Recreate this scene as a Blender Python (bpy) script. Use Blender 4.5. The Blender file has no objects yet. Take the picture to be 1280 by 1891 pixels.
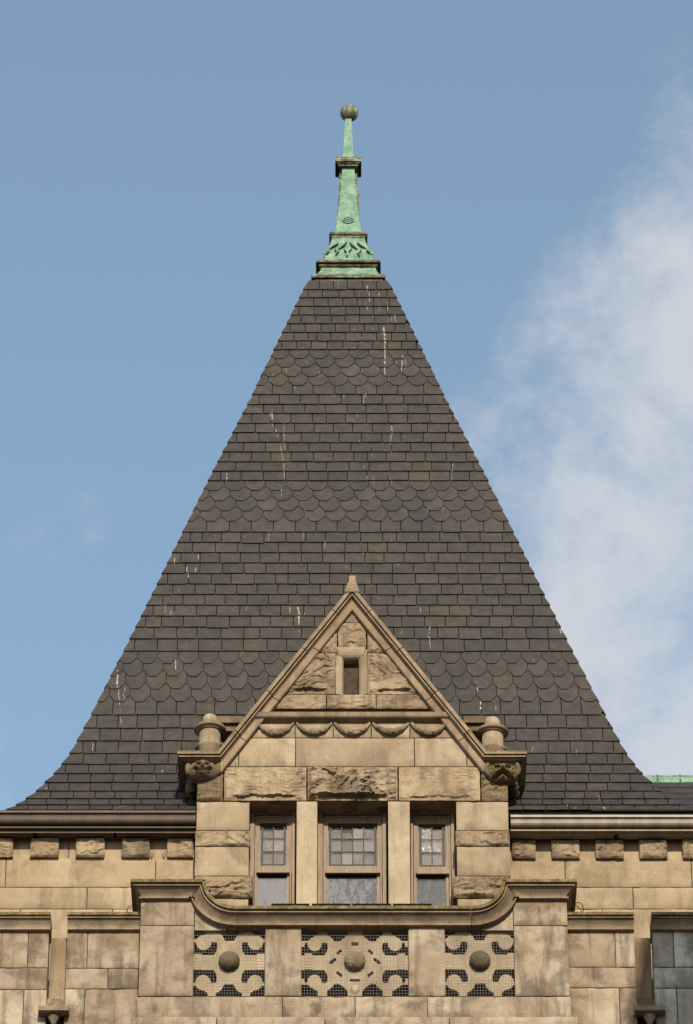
import bpy, math, random
from mathutils import Vector, noise
R = math.radians
random.seed(11)
scene = bpy.context.scene
COL = scene.collection

# ------------------------------------------------------------------ camera
PITCH, FPX = R(35.0), 9100.0
CAM = Vector((0.0, -57.83, 1.7))
FW = Vector((0, math.cos(PITCH), math.sin(PITCH)))
UP = Vector((0, -math.sin(PITCH), math.cos(PITCH)))
cd = bpy.data.cameras.new('camera')
cam = bpy.data.objects.new('camera', cd)
COL.objects.link(cam)
cam.location = CAM
cam.rotation_euler = (R(90) + PITCH, 0, 0)
cd.sensor_fit = 'HORIZONTAL'
cd.sensor_width = 36.0
cd.lens = 36.0 * FPX / 1280.0
cd.clip_start = 0.5
cd.clip_end = 5000
scene.camera = cam

# ------------------------------------------------------------------ light
SUN_EL, SUN_AZ = R(27.0), R(5.5)          # sun behind the photographer, a little to the right
TO_SUN = Vector((math.sin(SUN_AZ) * math.cos(SUN_EL), -math.cos(SUN_AZ) * math.cos(SUN_EL), math.sin(SUN_EL)))
sl = bpy.data.lights.new('sun', 'SUN')
sl.energy = 4.3
sl.angle = R(0.5)
sl.color = (1.0, 0.86, 0.68)
so = bpy.data.objects.new('sun', sl)
COL.objects.link(so)
so.location = (0, -30, 60)
so.rotation_euler = TO_SUN.to_track_quat('Z', 'Y').to_euler()

SKY_STRENGTH = 0.15
w = bpy.data.worlds.new('World')
scene.world = w
w.use_nodes = True
nt = w.node_tree
N, L = nt.nodes, nt.links
N.clear()
wo = N.new('ShaderNodeOutputWorld')
bg = N.new('ShaderNodeBackground')
bg.inputs['Strength'].default_value = SKY_STRENGTH
sky = N.new('ShaderNodeTexSky')
sky.sky_type = 'NISHITA'
sky.sun_disc = False
sky.sun_elevation = SUN_EL
sky.sun_rotation = math.pi - SUN_AZ
sky.altitude = 50
sky.air_density = 1.0
sky.dust_density = 1.2
sky.ozone_density = 1.0
tc = N.new('ShaderNodeTexCoord')
mp = N.new('ShaderNodeMapping')
mp.inputs['Location'].default_value = (9.7, 1.7, 0.42)
L.new(tc.outputs['Generated'], mp.inputs['Vector'])
n1 = N.new('ShaderNodeTexNoise')
n1.inputs['Scale'].default_value = 19.0
n1.inputs['Detail'].default_value = 10.0
n1.inputs['Roughness'].default_value = 0.62
n1.inputs['Distortion'].default_value = 0.25
L.new(mp.outputs['Vector'], n1.inputs['Vector'])
sx = N.new('ShaderNodeSeparateXYZ')
L.new(tc.outputs['Generated'], sx.inputs['Vector'])
# a bank of thin cloud fills the lower right of the sky and thins out upwards and to the left
slope = N.new('ShaderNodeMath'); slope.operation = 'MULTIPLY_ADD'
slope.inputs[1].default_value = -0.41
L.new(sx.outputs['Z'], slope.inputs[0]); L.new(sx.outputs['X'], slope.inputs[2])
bank = N.new('ShaderNodeMapRange')
bank.interpolation_type = 'SMOOTHSTEP'
bank.inputs['From Min'].default_value = -0.237 + 0.004
bank.inputs['From Max'].default_value = -0.237 + 0.060
bank.inputs['To Min'].default_value = -0.07
bank.inputs['To Max'].default_value = 0.20
L.new(slope.outputs[0], bank.inputs['Value'])
high = N.new('ShaderNodeMapRange')
high.interpolation_type = 'SMOOTHSTEP'
high.inputs['From Min'].default_value = 0.59
high.inputs['From Max'].default_value = 0.645
high.inputs['To Min'].default_value = 0.0
high.inputs['To Max'].default_value = -0.17
L.new(sx.outputs['Z'], high.inputs['Value'])
ad = N.new('ShaderNodeMath'); ad.operation = 'ADD'
L.new(n1.outputs['Fac'], ad.inputs[0]); L.new(bank.outputs['Result'], ad.inputs[1])
ad2 = N.new('ShaderNodeMath'); ad2.operation = 'ADD'
L.new(ad.outputs[0], ad2.inputs[0]); L.new(high.outputs['Result'], ad2.inputs[1])
cov = N.new('ShaderNodeMapRange')
cov.interpolation_type = 'SMOOTHSTEP'
cov.inputs['From Min'].default_value = 0.45
cov.inputs['From Max'].default_value = 0.76
cov.inputs['To Max'].default_value = 0.85
L.new(ad2.outputs[0], cov.inputs['Value'])
mx = N.new('ShaderNodeMix'); mx.data_type = 'RGBA'
L.new(cov.outputs['Result'], mx.inputs['Factor'])
tone = N.new('ShaderNodeHueSaturation')
tone.inputs['Hue'].default_value = 0.487
tone.inputs['Saturation'].default_value = 0.88
tone.inputs['Value'].default_value = 1.0
L.new(sky.outputs['Color'], tone.inputs['Color'])
L.new(tone.outputs['Color'], mx.inputs['A'])
mx.inputs['B'].default_value = (3.4, 3.52, 3.72, 1)
L.new(mx.outputs['Result'], bg.inputs['Color'])
L.new(bg.outputs[0], wo.inputs[0])

vs = scene.view_settings
vs.view_transform = 'Standard'
vs.look = 'None'
vs.exposure = 0.38
vs.gamma = 1.0
vs.use_curve_mapping = False
scene.cycles.max_bounces = 6
scene.cycles.transparent_max_bounces = 8

# ------------------------------------------------------------------ measuring helpers
def at(px, py, Y):
    """the point of the vertical plane Y = const that the photograph shows at (px, py)"""
    d = FW + Vector((1, 0, 0)) * ((px - 640) / FPX) + UP * ((945.5 - py) / FPX)
    return CAM + d * ((Y - CAM.y) / d.y)
def xa(px, py, Y): return at(px, py, Y).x
def za(py, Y): return at(640, py, Y).z
def pix(p):
    d = Vector(p) - CAM
    dp = d.dot(FW)
    return 640 + FPX * d.x / dp, 945.5 - FPX * d.dot(UP) / dp

# ------------------------------------------------------------------ mesh helpers
class MB:
    def __init__(s): s.v, s.f, s.sm, s.at = [], [], [], []
    def add(s, vs, fs, smooth=False, tint=0.5):
        b = len(s.v)
        s.v += [Vector(p) for p in vs]
        s.at += [tint] * len(vs)
        for f in fs:
            s.f.append(tuple(b + i for i in f)); s.sm.append(smooth)
    def box(s, x0, x1, y0, y1, z0, z1, tint=0.5):
        s.add([(x0,y0,z0),(x1,y0,z0),(x1,y1,z0),(x0,y1,z0),(x0,y0,z1),(x1,y0,z1),(x1,y1,z1),(x0,y1,z1)],
              [(0,3,2,1),(4,5,6,7),(0,1,5,4),(1,2,6,5),(2,3,7,6),(3,0,4,7)], False, tint)
    def prism(s, poly, y0, y1, smooth=False):
        """poly: (x, z) counter-clockwise seen from the front (from -Y)"""
        n = len(poly)
        s.add([(x,y0,z) for x,z in poly] + [(x,y1,z) for x,z in poly],
              [tuple(range(n)), tuple(range(2*n-1, n-1, -1))] + [((i+1)%n, i, n+i, n+(i+1)%n) for i in range(n)], smooth)
    def lathe(s, c, prof, n=28, smooth=True):
        """prof: (radius, z) from bottom to top"""
        vs, fs = [], []
        for r, z in prof:
            for k in range(n):
                a = 2*math.pi*k/n
                vs.append((c[0]+r*math.cos(a), c[1]+r*math.sin(a), z))
        for j in range(len(prof)-1):
            for k in range(n):
                fs.append((j*n+k, j*n+(k+1)%n, (j+1)*n+(k+1)%n, (j+1)*n+k))
        fs.append(tuple(range(n-1,-1,-1))); fs.append(tuple((len(prof)-1)*n+k for k in range(n)))
        s.add(vs, fs, smooth)
    def sq_loft(s, c, secs):
        """square sections (half width, z) bottom to top round the axis c"""
        vs, fs = [], []
        for h, z in secs:
            vs += [(c[0]-h,c[1]-h,z),(c[0]+h,c[1]-h,z),(c[0]+h,c[1]+h,z),(c[0]-h,c[1]+h,z)]
        for j in range(len(secs)-1):
            for k in range(4):
                fs.append((4*j+k, 4*j+(k+1)%4, 4*j+4+(k+1)%4, 4*j+4+k))
        m = 4*(len(secs)-1)
        fs += [(3,2,1,0), (m,m+1,m+2,m+3)]
        s.add(vs, fs)
    def sweep(s, stations, prof, smooth=False, moss=-1):
        """stations: (origin, out vector, down vector); prof: closed outline of (out, down) pairs"""
        n = len(prof); vs, fs = [], []
        tin = [1.0 if (t <= moss and a > 0) else 0.5 for a, t in prof]*len(stations)
        for o, u, d in stations:
            o, u, d = Vector(o), Vector(u), Vector(d)
            for a, t in prof: vs.append(o + u*a + d*t)
        for j in range(len(stations)-1):
            for k in range(n):
                fs.append((j*n+k, j*n+(k+1)%n, (j+1)*n+(k+1)%n, (j+1)*n+k))
        fs += [tuple(range(n-1,-1,-1)), tuple((len(stations)-1)*n+k for k in range(n))]
        s.add(vs, fs, smooth)
        s.at[-len(vs):] = tin
    def tube(s, pts, rad, n=8, smooth=True):
        vs, fs = [], []
        m = len(pts)
        for i, p in enumerate(pts):
            p = Vector(p)
            t = (Vector(pts[min(i+1,m-1)]) - Vector(pts[max(i-1,0)])).normalized()
            a = t.cross(Vector((0.03,1,0.02))).normalized(); b = t.cross(a).normalized()
            r = rad(i/(m-1)) if callable(rad) else rad
            for k in range(n):
                w_ = 2*math.pi*k/n
                vs.append(p + a*(r*math.cos(w_)) + b*(r*math.sin(w_)))
        for j in range(m-1):
            for k in range(n):
                fs.append((j*n+k, (j+1)*n+k, (j+1)*n+(k+1)%n, j*n+(k+1)%n))
        fs += [tuple(range(n)), tuple((m-1)*n+k for k in range(n-1,-1,-1))]
        s.add(vs, fs, smooth)
    def ball(s, c, r, nu=24, nv=14, sc=(1,1,1), disp=None):
        vs, fs = [], []
        for j in range(nv+1):
            th = math.pi*j/nv
            for k in range(nu):
                ph = 2*math.pi*k/nu
                d = Vector((math.sin(th)*math.cos(ph), math.sin(th)*math.sin(ph), math.cos(th)))
                q = r + (disp(d) if disp else 0)
                vs.append((c[0]+d.x*q*sc[0], c[1]+d.y*q*sc[1], c[2]+d.z*q*sc[2]))
        for j in range(nv):
            for k in range(nu):
                fs.append((j*nu+k, (j+1)*nu+k, (j+1)*nu+(k+1)%nu, j*nu+(k+1)%nu))
        s.add(vs, fs, True)
    def build(s, name, mat, parent=None, origin=None, kind=None, label=None):
        me = bpy.data.meshes.new(name)
        org = Vector(origin) if origin is not None else (ORG[parent.name] if parent is not None else Vector((0,0,0)))
        me.from_pydata([tuple(p - org) for p in s.v], [], s.f)
        me.polygons.foreach_set('use_smooth', s.sm)
        a = me.attributes.new('tint', 'FLOAT', 'POINT')
        a.data.foreach_set('value', s.at)
        me.materials.append(mat)
        me.update()
        o = bpy.data.objects.new(name, me)
        COL.objects.link(o)
        if parent is not None: o.parent = parent
        else: o.location = org
        ORG[o.name] = org
        if kind: o['kind'] = kind
        if label: o['label'] = label
        return o
ORG = {}
def tag(o, label, cat, group=None):
    o['label'] = label; o['category'] = cat
    if group: o['group'] = group
    return o
def thing(name, label, cat, loc, group=None):
    o = bpy.data.objects.new(name, None)
    COL.objects.link(o)
    o.location = loc
    o.empty_display_size = 0.3
    ORG[o.name] = Vector(loc)
    return tag(o, label, cat, group)

# ------------------------------------------------------------------ materials
def newmat(name):
    m = bpy.data.materials.new(name); m.use_nodes = True
    t = m.node_tree
    return m, t, t.nodes, t.links, t.nodes['Principled BSDF']
def nd(t, kind, **kw):
    n = t.nodes.new(kind)
    for k, v in kw.items():
        if k in n.inputs: n.inputs[k].default_value = v
        else: setattr(n, k, v)
    return n
def ramp(t, src, a, b, lo=0.0, hi=1.0):
    r = nd(t, 'ShaderNodeMapRange', interpolation_type='SMOOTHSTEP')
    r.inputs['From Min'].default_value = a; r.inputs['From Max'].default_value = b
    r.inputs['To Min'].default_value = lo; r.inputs['To Max'].default_value = hi
    t.links.new(src, r.inputs['Value'])
    return r.outputs['Result']
def mixc(t, fac, a, b, blend='MIX'):
    m = nd(t, 'ShaderNodeMix', data_type='RGBA', blend_type=blend)
    for sock, val in (('Factor', fac), ('A', a), ('B', b)):
        i = m.inputs[sock]
        if sock == 'Factor': i = m.inputs[0]
        if isinstance(val, bpy.types.NodeSocket): t.links.new(val, i)
        elif isinstance(val, (int, float)): i.default_value = val
        else: i.default_value = (*val, 1)
    return m.outputs['Result']
def mul(t, a, b, op='MULTIPLY'):
    m = nd(t, 'ShaderNodeMath', operation=op)
    for i, v in enumerate((a, b)):
        if isinstance(v, bpy.types.NodeSocket): t.links.new(v, m.inputs[i])
        else: m.inputs[i].default_value = v
    return m.outputs[0]
def nd_attr(t, name):
    a = nd(t, 'ShaderNodeAttribute'); a.attribute_name = name
    return a.outputs['Fac']
def coords(t, scale=(1,1,1), rnd=True):
    tc = nd(t, 'ShaderNodeTexCoord')
    out = tc.outputs['Object']
    if rnd:
        oi = nd(t, 'ShaderNodeObjectInfo')
        off = mul(t, oi.outputs['Random'], 53.0)
        va = nd(t, 'ShaderNodeVectorMath', operation='ADD')
        t.links.new(out, va.inputs[0]); t.links.new(off, va.inputs[1])
        out = va.outputs[0]
    if tuple(scale) != (1,1,1):
        m = nd(t, 'ShaderNodeMapping'); m.inputs['Scale'].default_value = scale
        t.links.new(out, m.inputs['Vector']); out = m.outputs[0]
    return out
def nz(t, vec, scale, detail=6, rough=0.55, dist=0.0):
    n = nd(t, 'ShaderNodeTexNoise', Scale=scale, Detail=detail, Roughness=rough, Distortion=dist)
    t.links.new(vec, n.inputs['Vector'])
    return n.outputs['Fac']

def stone_mat(name, base, pale, stain_col=(.070,.054,.039), stain=0.75, moss=0.6, moss_up=True, bump=0.35, tintvar=1.0):
    base = (base[0]*.67, base[1]*.695, base[2]*.75); pale = (pale[0]*.70, pale[1]*.74, pale[2]*.80)
    m, t, n, l, bs = newmat(name)
    v = coords(t)
    oi = nd(t, 'ShaderNodeObjectInfo')
    col = mixc(t, ramp(t, nz(t, v, 1.6, 5, .6), .35, .68), base, pale)
    dk = mixc(t, 0.16*tintvar, (1,1,1), (.5,.44,.38))
    col = mixc(t, mul(t, mul(t, ramp(t, oi.outputs['Random'], .25, 1), 1.0), 0.40*tintvar), col, (.17,.122,.084))
    # weathering: blotches with soft margins and runs down the face
    bl = ramp(t, nz(t, v, 2.3, 9, .62, .4), .45, .64)
    col = mixc(t, mul(t, bl, 0.55*stain), col, stain_col)
    vs_ = coords(t, (7, 7, .9))
    st = ramp(t, nz(t, vs_, 1.0, 7, .6, .3), .47, .70)
    col = mixc(t, mul(t, st, 0.5*stain), col, tuple(c*.9 for c in stain_col))
    # ochre patches and bleached patches
    col = mixc(t, mul(t, ramp(t, nz(t, v, 3.7, 6, .6), .58, .75), .45), col, (.29,.19,.085))
    col = mixc(t, mul(t, ramp(t, nz(t, v, 5.1, 8, .7), .60, .72), .35), col, tuple(min(.72, c*1.35) for c in pale))
    # grain
    g = nz(t, v, 95, 4, .7)
    col = mixc(t, .55, col, mixc(t, ramp(t, g, .30, .70), (.60,.58,.56), (1.30,1.30,1.30)), 'MULTIPLY')
    pits = ramp(t, nz(t, v, 34, 3, .5), .66, .76)
    col = mixc(t, mul(t, pits, .35), col, (.06,.042,.028))
    # moss and lichen: where rain lies, and in patches
    mn = nz(t, v, 9, 7, .7)
    if moss_up:
        ge = nd(t, 'ShaderNodeNewGeometry')
        sz = nd(t, 'ShaderNodeSeparateXYZ'); l.new(ge.outputs['Normal'], sz.inputs[0])
        upf = ramp(t, sz.outputs['Z'], .25, .8)
        mf = mul(t, upf, ramp(t, mn, .40, .60))
        patch = mul(t, ramp(t, nz(t, v, 1.9, 4, .6), .56, .70), ramp(t, mn, .44, .62))
        mf = mul(t, mul(t, mf, moss), mul(t, patch, moss*.6), 'MAXIMUM')
    else:
        mf = mul(t, mul(t, ramp(t, nz(t, v, 1.5, 4, .6), .42, .62), ramp(t, mn, .38, .6)), moss)
    tf = mul(t, ramp(t, nd_attr(t, 'tint'), .62, .95), ramp(t, mn, .36, .56))
    mf = mul(t, mf, mul(t, tf, .85), 'MAXIMUM')
    mcol = mixc(t, ramp(t, nz(t, v, 22, 4, .6), .35, .65), (.050,.044,.012), (.155,.118,.024))
    col = mixc(t, mf, col, mcol)
    l.new(col, bs.inputs['Base Color'])
    bs.inputs['Roughness'].default_value = .93
    bs.inputs['Specular IOR Level'].default_value = .2
    h = mul(t, mul(t, nz(t, v, 55, 6, .7), .6), mul(t, nz(t, v, 9, 6, .6), .9), 'ADD')
    h = mul(t, h, mul(t, pits, -.6), 'ADD')
    b = nd(t, 'ShaderNodeBump', Strength=bump, Distance=.018)
    l.new(h, b.inputs['Height']); l.new(b.outputs[0], bs.inputs['Normal'])
    return m

STONE = stone_mat('sandstone_dressed', (.45,.345,.212), (.54,.435,.288), stain=.7, moss=.35)
STONE_W = stone_mat('sandstone_wall', (.46,.345,.205), (.52,.405,.25), stain=.6, moss=.0, tintvar=.7)
STONE_P = stone_mat('sandstone_parapet', (.38,.29,.19), (.55,.455,.32), stain=1.15, moss=.3)
STONE_R = stone_mat('sandstone_rock_faced', (.40,.295,.175), (.50,.385,.245), stain=1.1, moss=.35, bump=.7)
STONE_C = stone_mat('sandstone_coping', (.33,.245,.155), (.40,.30,.195), stain=.8, moss=1.0)
STONE_G = stone_mat('sandstone_rake', (.36,.265,.165), (.42,.31,.195), stain=.75, moss=.55)
STONE_M = stone_mat('sandstone_mossy_shade_tone', (.21,.155,.09), (.27,.20,.12), stain=1.0, moss=.85, moss_up=False, bump=.6)  # mossy stone, base also darkened for the shade on heads and kneelers
STONE_F = stone_mat('sandstone_festoon', (.34,.255,.155), (.42,.325,.21), stain=.9, moss=.25, bump=.9)
STONE_S = stone_mat('sandstone_pierced', (.47,.365,.23), (.56,.455,.30), stain=.45, moss=.1)
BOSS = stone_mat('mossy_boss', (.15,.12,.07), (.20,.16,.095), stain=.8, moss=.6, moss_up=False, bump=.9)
STONE_D = stone_mat('sandstone_shade_lift', (.52,.49,.38), (.64,.61,.50), stain=.9, moss=.3)  # parapet stone with its tone raised to lighten the shaded right end

def simple_mat(name, col, rough=.8, metal=0.0, var=.3, bump=.1, scale=20, spec=.3):
    m, t, n, l, bs = newmat(name)
    v = coords(t)
    f = ramp(t, nz(t, v, scale, 6, .6), .3, .7)
    c = mixc(t, f, tuple(x*(1-var) for x in col), tuple(x*(1+var) for x in col))
    l.new(c, bs.inputs['Base Color'])
    bs.inputs['Roughness'].default_value = rough
    bs.inputs['Metallic'].default_value = metal
    bs.inputs['Specular IOR Level'].default_value = spec
    b = nd(t, 'ShaderNodeBump', Strength=bump, Distance=.01)
    l.new(nz(t, v, scale*2, 5, .6), b.inputs['Height']); l.new(b.outputs[0], bs.inputs['Normal'])
    return m
MORTAR = simple_mat('mortar', (.05,.037,.024), .95, var=.4, scale=12)
DARK = simple_mat('shade_black', (.006,.0055,.005), .95, var=.3, spec=0)  # near-black sheet colour standing in for deep shade
IRON = simple_mat('dark_iron', (.010,.010,.009), .9, spec=.05)
WIRE = simple_mat('galvanised_wire', (.11,.10,.085), .55, var=.2, spec=.5)
LEAD = simple_mat('window_lead', (.012,.010,.009), .6, spec=.4)
ROOM = simple_mat('dim_room', (.03,.028,.026), .95)
GROUNDM = simple_mat('asphalt', (.05,.048,.045), .9, var=.25, scale=2)
BLOCKERM = simple_mat('blocker_brown', (.20,.14,.10), .9, var=.25, scale=6)  # plain brown for the unseen shadow blocker
WEEDM = simple_mat('dry_weed', (.14,.14,.035), .9, var=.4)
RUST = simple_mat('rusty_ring', (.20,.13,.08), .8, var=.4)

def wood_mat():
    m, t, n, l, bs = newmat('weathered_tan_paint')
    v = coords(t, (22, 22, 1.4))
    c = mixc(t, ramp(t, nz(t, v, 2, 7, .65), .35, .68), (.235,.178,.118), (.150,.110,.072))
    c = mixc(t, mul(t, ramp(t, nz(t, coords(t), 26, 5, .7), .60, .72), .6), c, (.11,.075,.045))
    l.new(c, bs.inputs['Base Color']); bs.inputs['Roughness'].default_value = .7
    b = nd(t, 'ShaderNodeBump', Strength=.3, Distance=.006)
    l.new(nz(t, v, 6, 5, .6), b.inputs['Height']); l.new(b.outputs[0], bs.inputs['Normal'])
    return m
WOOD = wood_mat()

def glass_mat():
    m, t, n, l, bs = newmat('old_window_glass')
    n.remove(bs)
    out = n['Material Output']
    tr = nd(t, 'ShaderNodeBsdfTransparent'); tr.inputs[0].default_value = (.86,.87,.86,1)
    gl = nd(t, 'ShaderNodeBsdfGlossy', Roughness=.04)
    b = nd(t, 'ShaderNodeBump', Strength=.10, Distance=.02)
    l.new(nz(t, coords(t), 6, 3, .5), b.inputs['Height']); l.new(b.outputs[0], gl.inputs['Normal'])
    mx_ = nd(t, 'ShaderNodeMixShader'); mx_.inputs[0].default_value = .105
    l.new(tr.outputs[0], mx_.inputs[1]); l.new(gl.outputs[0], mx_.inputs[2])
    l.new(mx_.outputs[0], out.inputs[0])
    return m
GLASS = glass_mat()
BLIND = simple_mat('grey_roller_blind', (.062,.068,.075), .9, var=.10, scale=3)
CURTAIN = simple_mat('tan_net_curtain', (.135,.115,.088), .9, var=.18, scale=4)

def copper_mat():
    m, t, n, l, bs = newmat('verdigris_copper')
    v = coords(t, rnd=False)
    a = ramp(t, nz(t, v, 5.5, 8, .65, .3), .38, .64)
    c = mixc(t, a, (.095,.20,.140), (.205,.325,.240))
    vs_ = coords(t, (16, 16, 1.6), rnd=False)
    c = mixc(t, mul(t, ramp(t, nz(t, vs_, 1.3, 6, .6), .5, .74), .55), c, (.06,.17,.12))
    br = ramp(t, nz(t, v, 4.2, 8, .7), .53, .66)
    ti = nd_attr(t, 'tint')
    th = mul(t, nz(t, coords(t, (3, 3, 14), rnd=False), 2.2, 8, .7), mul(t, ti, .24), 'ADD')
    c = mixc(t, ramp(t, th, .60, .72), c, mixc(t, ramp(t, nz(t, v, 11, 6, .6), .4, .6), (.040,.036,.022), (.135,.10,.055)))
    c = mixc(t, mul(t, ramp(t, nz(t, v, 30, 4, .6), .66, .72), .6), c, (.015,.03,.022))
    l.new(c, bs.inputs['Base Color'])
    bs.inputs['Roughness'].default_value = .72
    bs.inputs['Specular IOR Level'].default_value = .3
    b = nd(t, 'ShaderNodeBump', Strength=.25, Distance=.01)
    l.new(nz(t, v, 40, 5, .6), b.inputs['Height']); l.new(b.outputs[0], bs.inputs['Normal'])
    return m
COPPER = copper_mat()

def ball_mat():
    m, t, n, l, bs = newmat('streaked_copper_ball')
    v = coords(t, (12, 12, 1.2), rnd=False)
    c = mixc(t, ramp(t, nz(t, v, 1.6, 6, .6), .40, .60), (.045,.095,.066), (.17,.11,.055))
    c = mixc(t, mul(t, ramp(t, nz(t, v, 2.3, 6, .6), .52, .60), .9), c, (.26,.34,.26))
    l.new(c, bs.inputs['Base Color']); bs.inputs['Roughness'].default_value = .6
    return m
BALLM = ball_mat()

def gutter_mat(name, c0, c1, rough, streak):
    m, t, n, l, bs = newmat(name)
    v = coords(t, (2.5, 1, 1))
    c = mixc(t, ramp(t, nz(t, v, 2.2, 7, .65), .35, .68), c0, c1)
    c = mixc(t, mul(t, ramp(t, nz(t, coords(t, (26, 1, 1)), 2.0, 5, .6), .62, .72), streak), c, (.36,.42,.32))
    l.new(c, bs.inputs['Base Color'])
    bs.inputs['Roughness'].default_value = rough
    bs.inputs['Metallic'].default_value = .0
    b = nd(t, 'ShaderNodeBump', Strength=.12, Distance=.01)
    l.new(nz(t, coords(t), 14, 5, .6), b.inputs['Height']); l.new(b.outputs[0], bs.inputs['Normal'])
    return m
GUT_L = gutter_mat('dark_brown_copper', (.030,.018,.012), (.054,.033,.022), .62, .05)
GUT_R = gutter_mat('bright_brown_copper', (.125,.102,.066), (.195,.16,.108), .48, .45)

def slate_mat():
    m, t, n, l, bs = newmat('weathered_slate')
    ti = nd_attr(t, 'tint')
    cr = nd(t, 'ShaderNodeValToRGB')
    e = cr.color_ramp.elements
    e[0].position = 0; e[0].color = (.0285,.0265,.0245,1)
    e[1].position = 1; e[1].color = (.0335,.0288,.0238,1)
    for p, c in ((.25,(.0345,.0308,.0262,1)), (.5,(.0385,.0332,.0272,1)), (.72,(.0300,.0272,.0245,1)), (.88,(.0455,.0380,.0292,1))):
        k = e.new(p); k.color = c
    l.new(ti, cr.inputs[0])
    c = cr.outputs[0]
    v = coords(t, rnd=False)
    c = mixc(t, .6, c, mixc(t, ramp(t, nz(t, v, 7, 8, .65), .32, .68), (.56,.555,.56), (1.42,1.38,1.30)), 'MULTIPLY')
    # the damp streak down the middle right of the roof and lighter brown fields
    c = mixc(t, mul(t, ramp(t, nz(t, coords(t, (1.6,1.6,.22), rnd=False), 1.0, 5, .55), .50, .66), .38), c, (.0225,.022,.0225))
    c = mixc(t, mul(t, ramp(t, nz(t, coords(t, (60,60,18), rnd=False), 1, 4, .6), .60, .70), .35), c, (.020,.017,.014))
    # lichen specks and thin pale runs
    sp = ramp(t, nz(t, coords(t, (34,34,13), rnd=False), 1.0, 3, .6), .735, .76)
    spread = ramp(t, nz(t, v, .8, 4, .6), .42, .62)
    c = mixc(t, mul(t, mul(t, sp, spread), .7), c, (.30,.28,.24))
    fl = ramp(t, nz(t, coords(t, (85,85,10), rnd=False), 1.0, 3, .55), .72, .75)
    c = mixc(t, mul(t, mul(t, fl, ramp(t, nz(t, coords(t, (1.9,1.9,.25), rnd=False), 1.0, 3, .6), .5, .66)), .55), c, (.20,.185,.16))
    l.new(c, bs.inputs['Base Color'])
    bs.inputs['Roughness'].default_value = .62
    bs.inputs['Specular IOR Level'].default_value = .35
    b = nd(t, 'ShaderNodeBump', Strength=.45, Distance=.012)
    h = mul(t, nz(t, coords(t, (9,9,16), rnd=False), 2.2, 8, .7), mul(t, nz(t, v, 45, 4, .6), .4), 'ADD')
    l.new(h, b.inputs['Height']); l.new(b.outputs[0], bs.inputs['Normal'])
    return m
SLATE = slate_mat()
SLITM = simple_mat('dark_slit_stone', (.016,.012,.008), .95, spec=.05, var=.5, scale=9, bump=.5)  # dark brown mottled stone for the filling of the slit
DECK = simple_mat('dark_roof_deck', (.010,.009,.008), .95, spec=0)
LIME = simple_mat('dried_bird_lime', (.25,.23,.195), .9, var=.35, scale=30)

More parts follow.
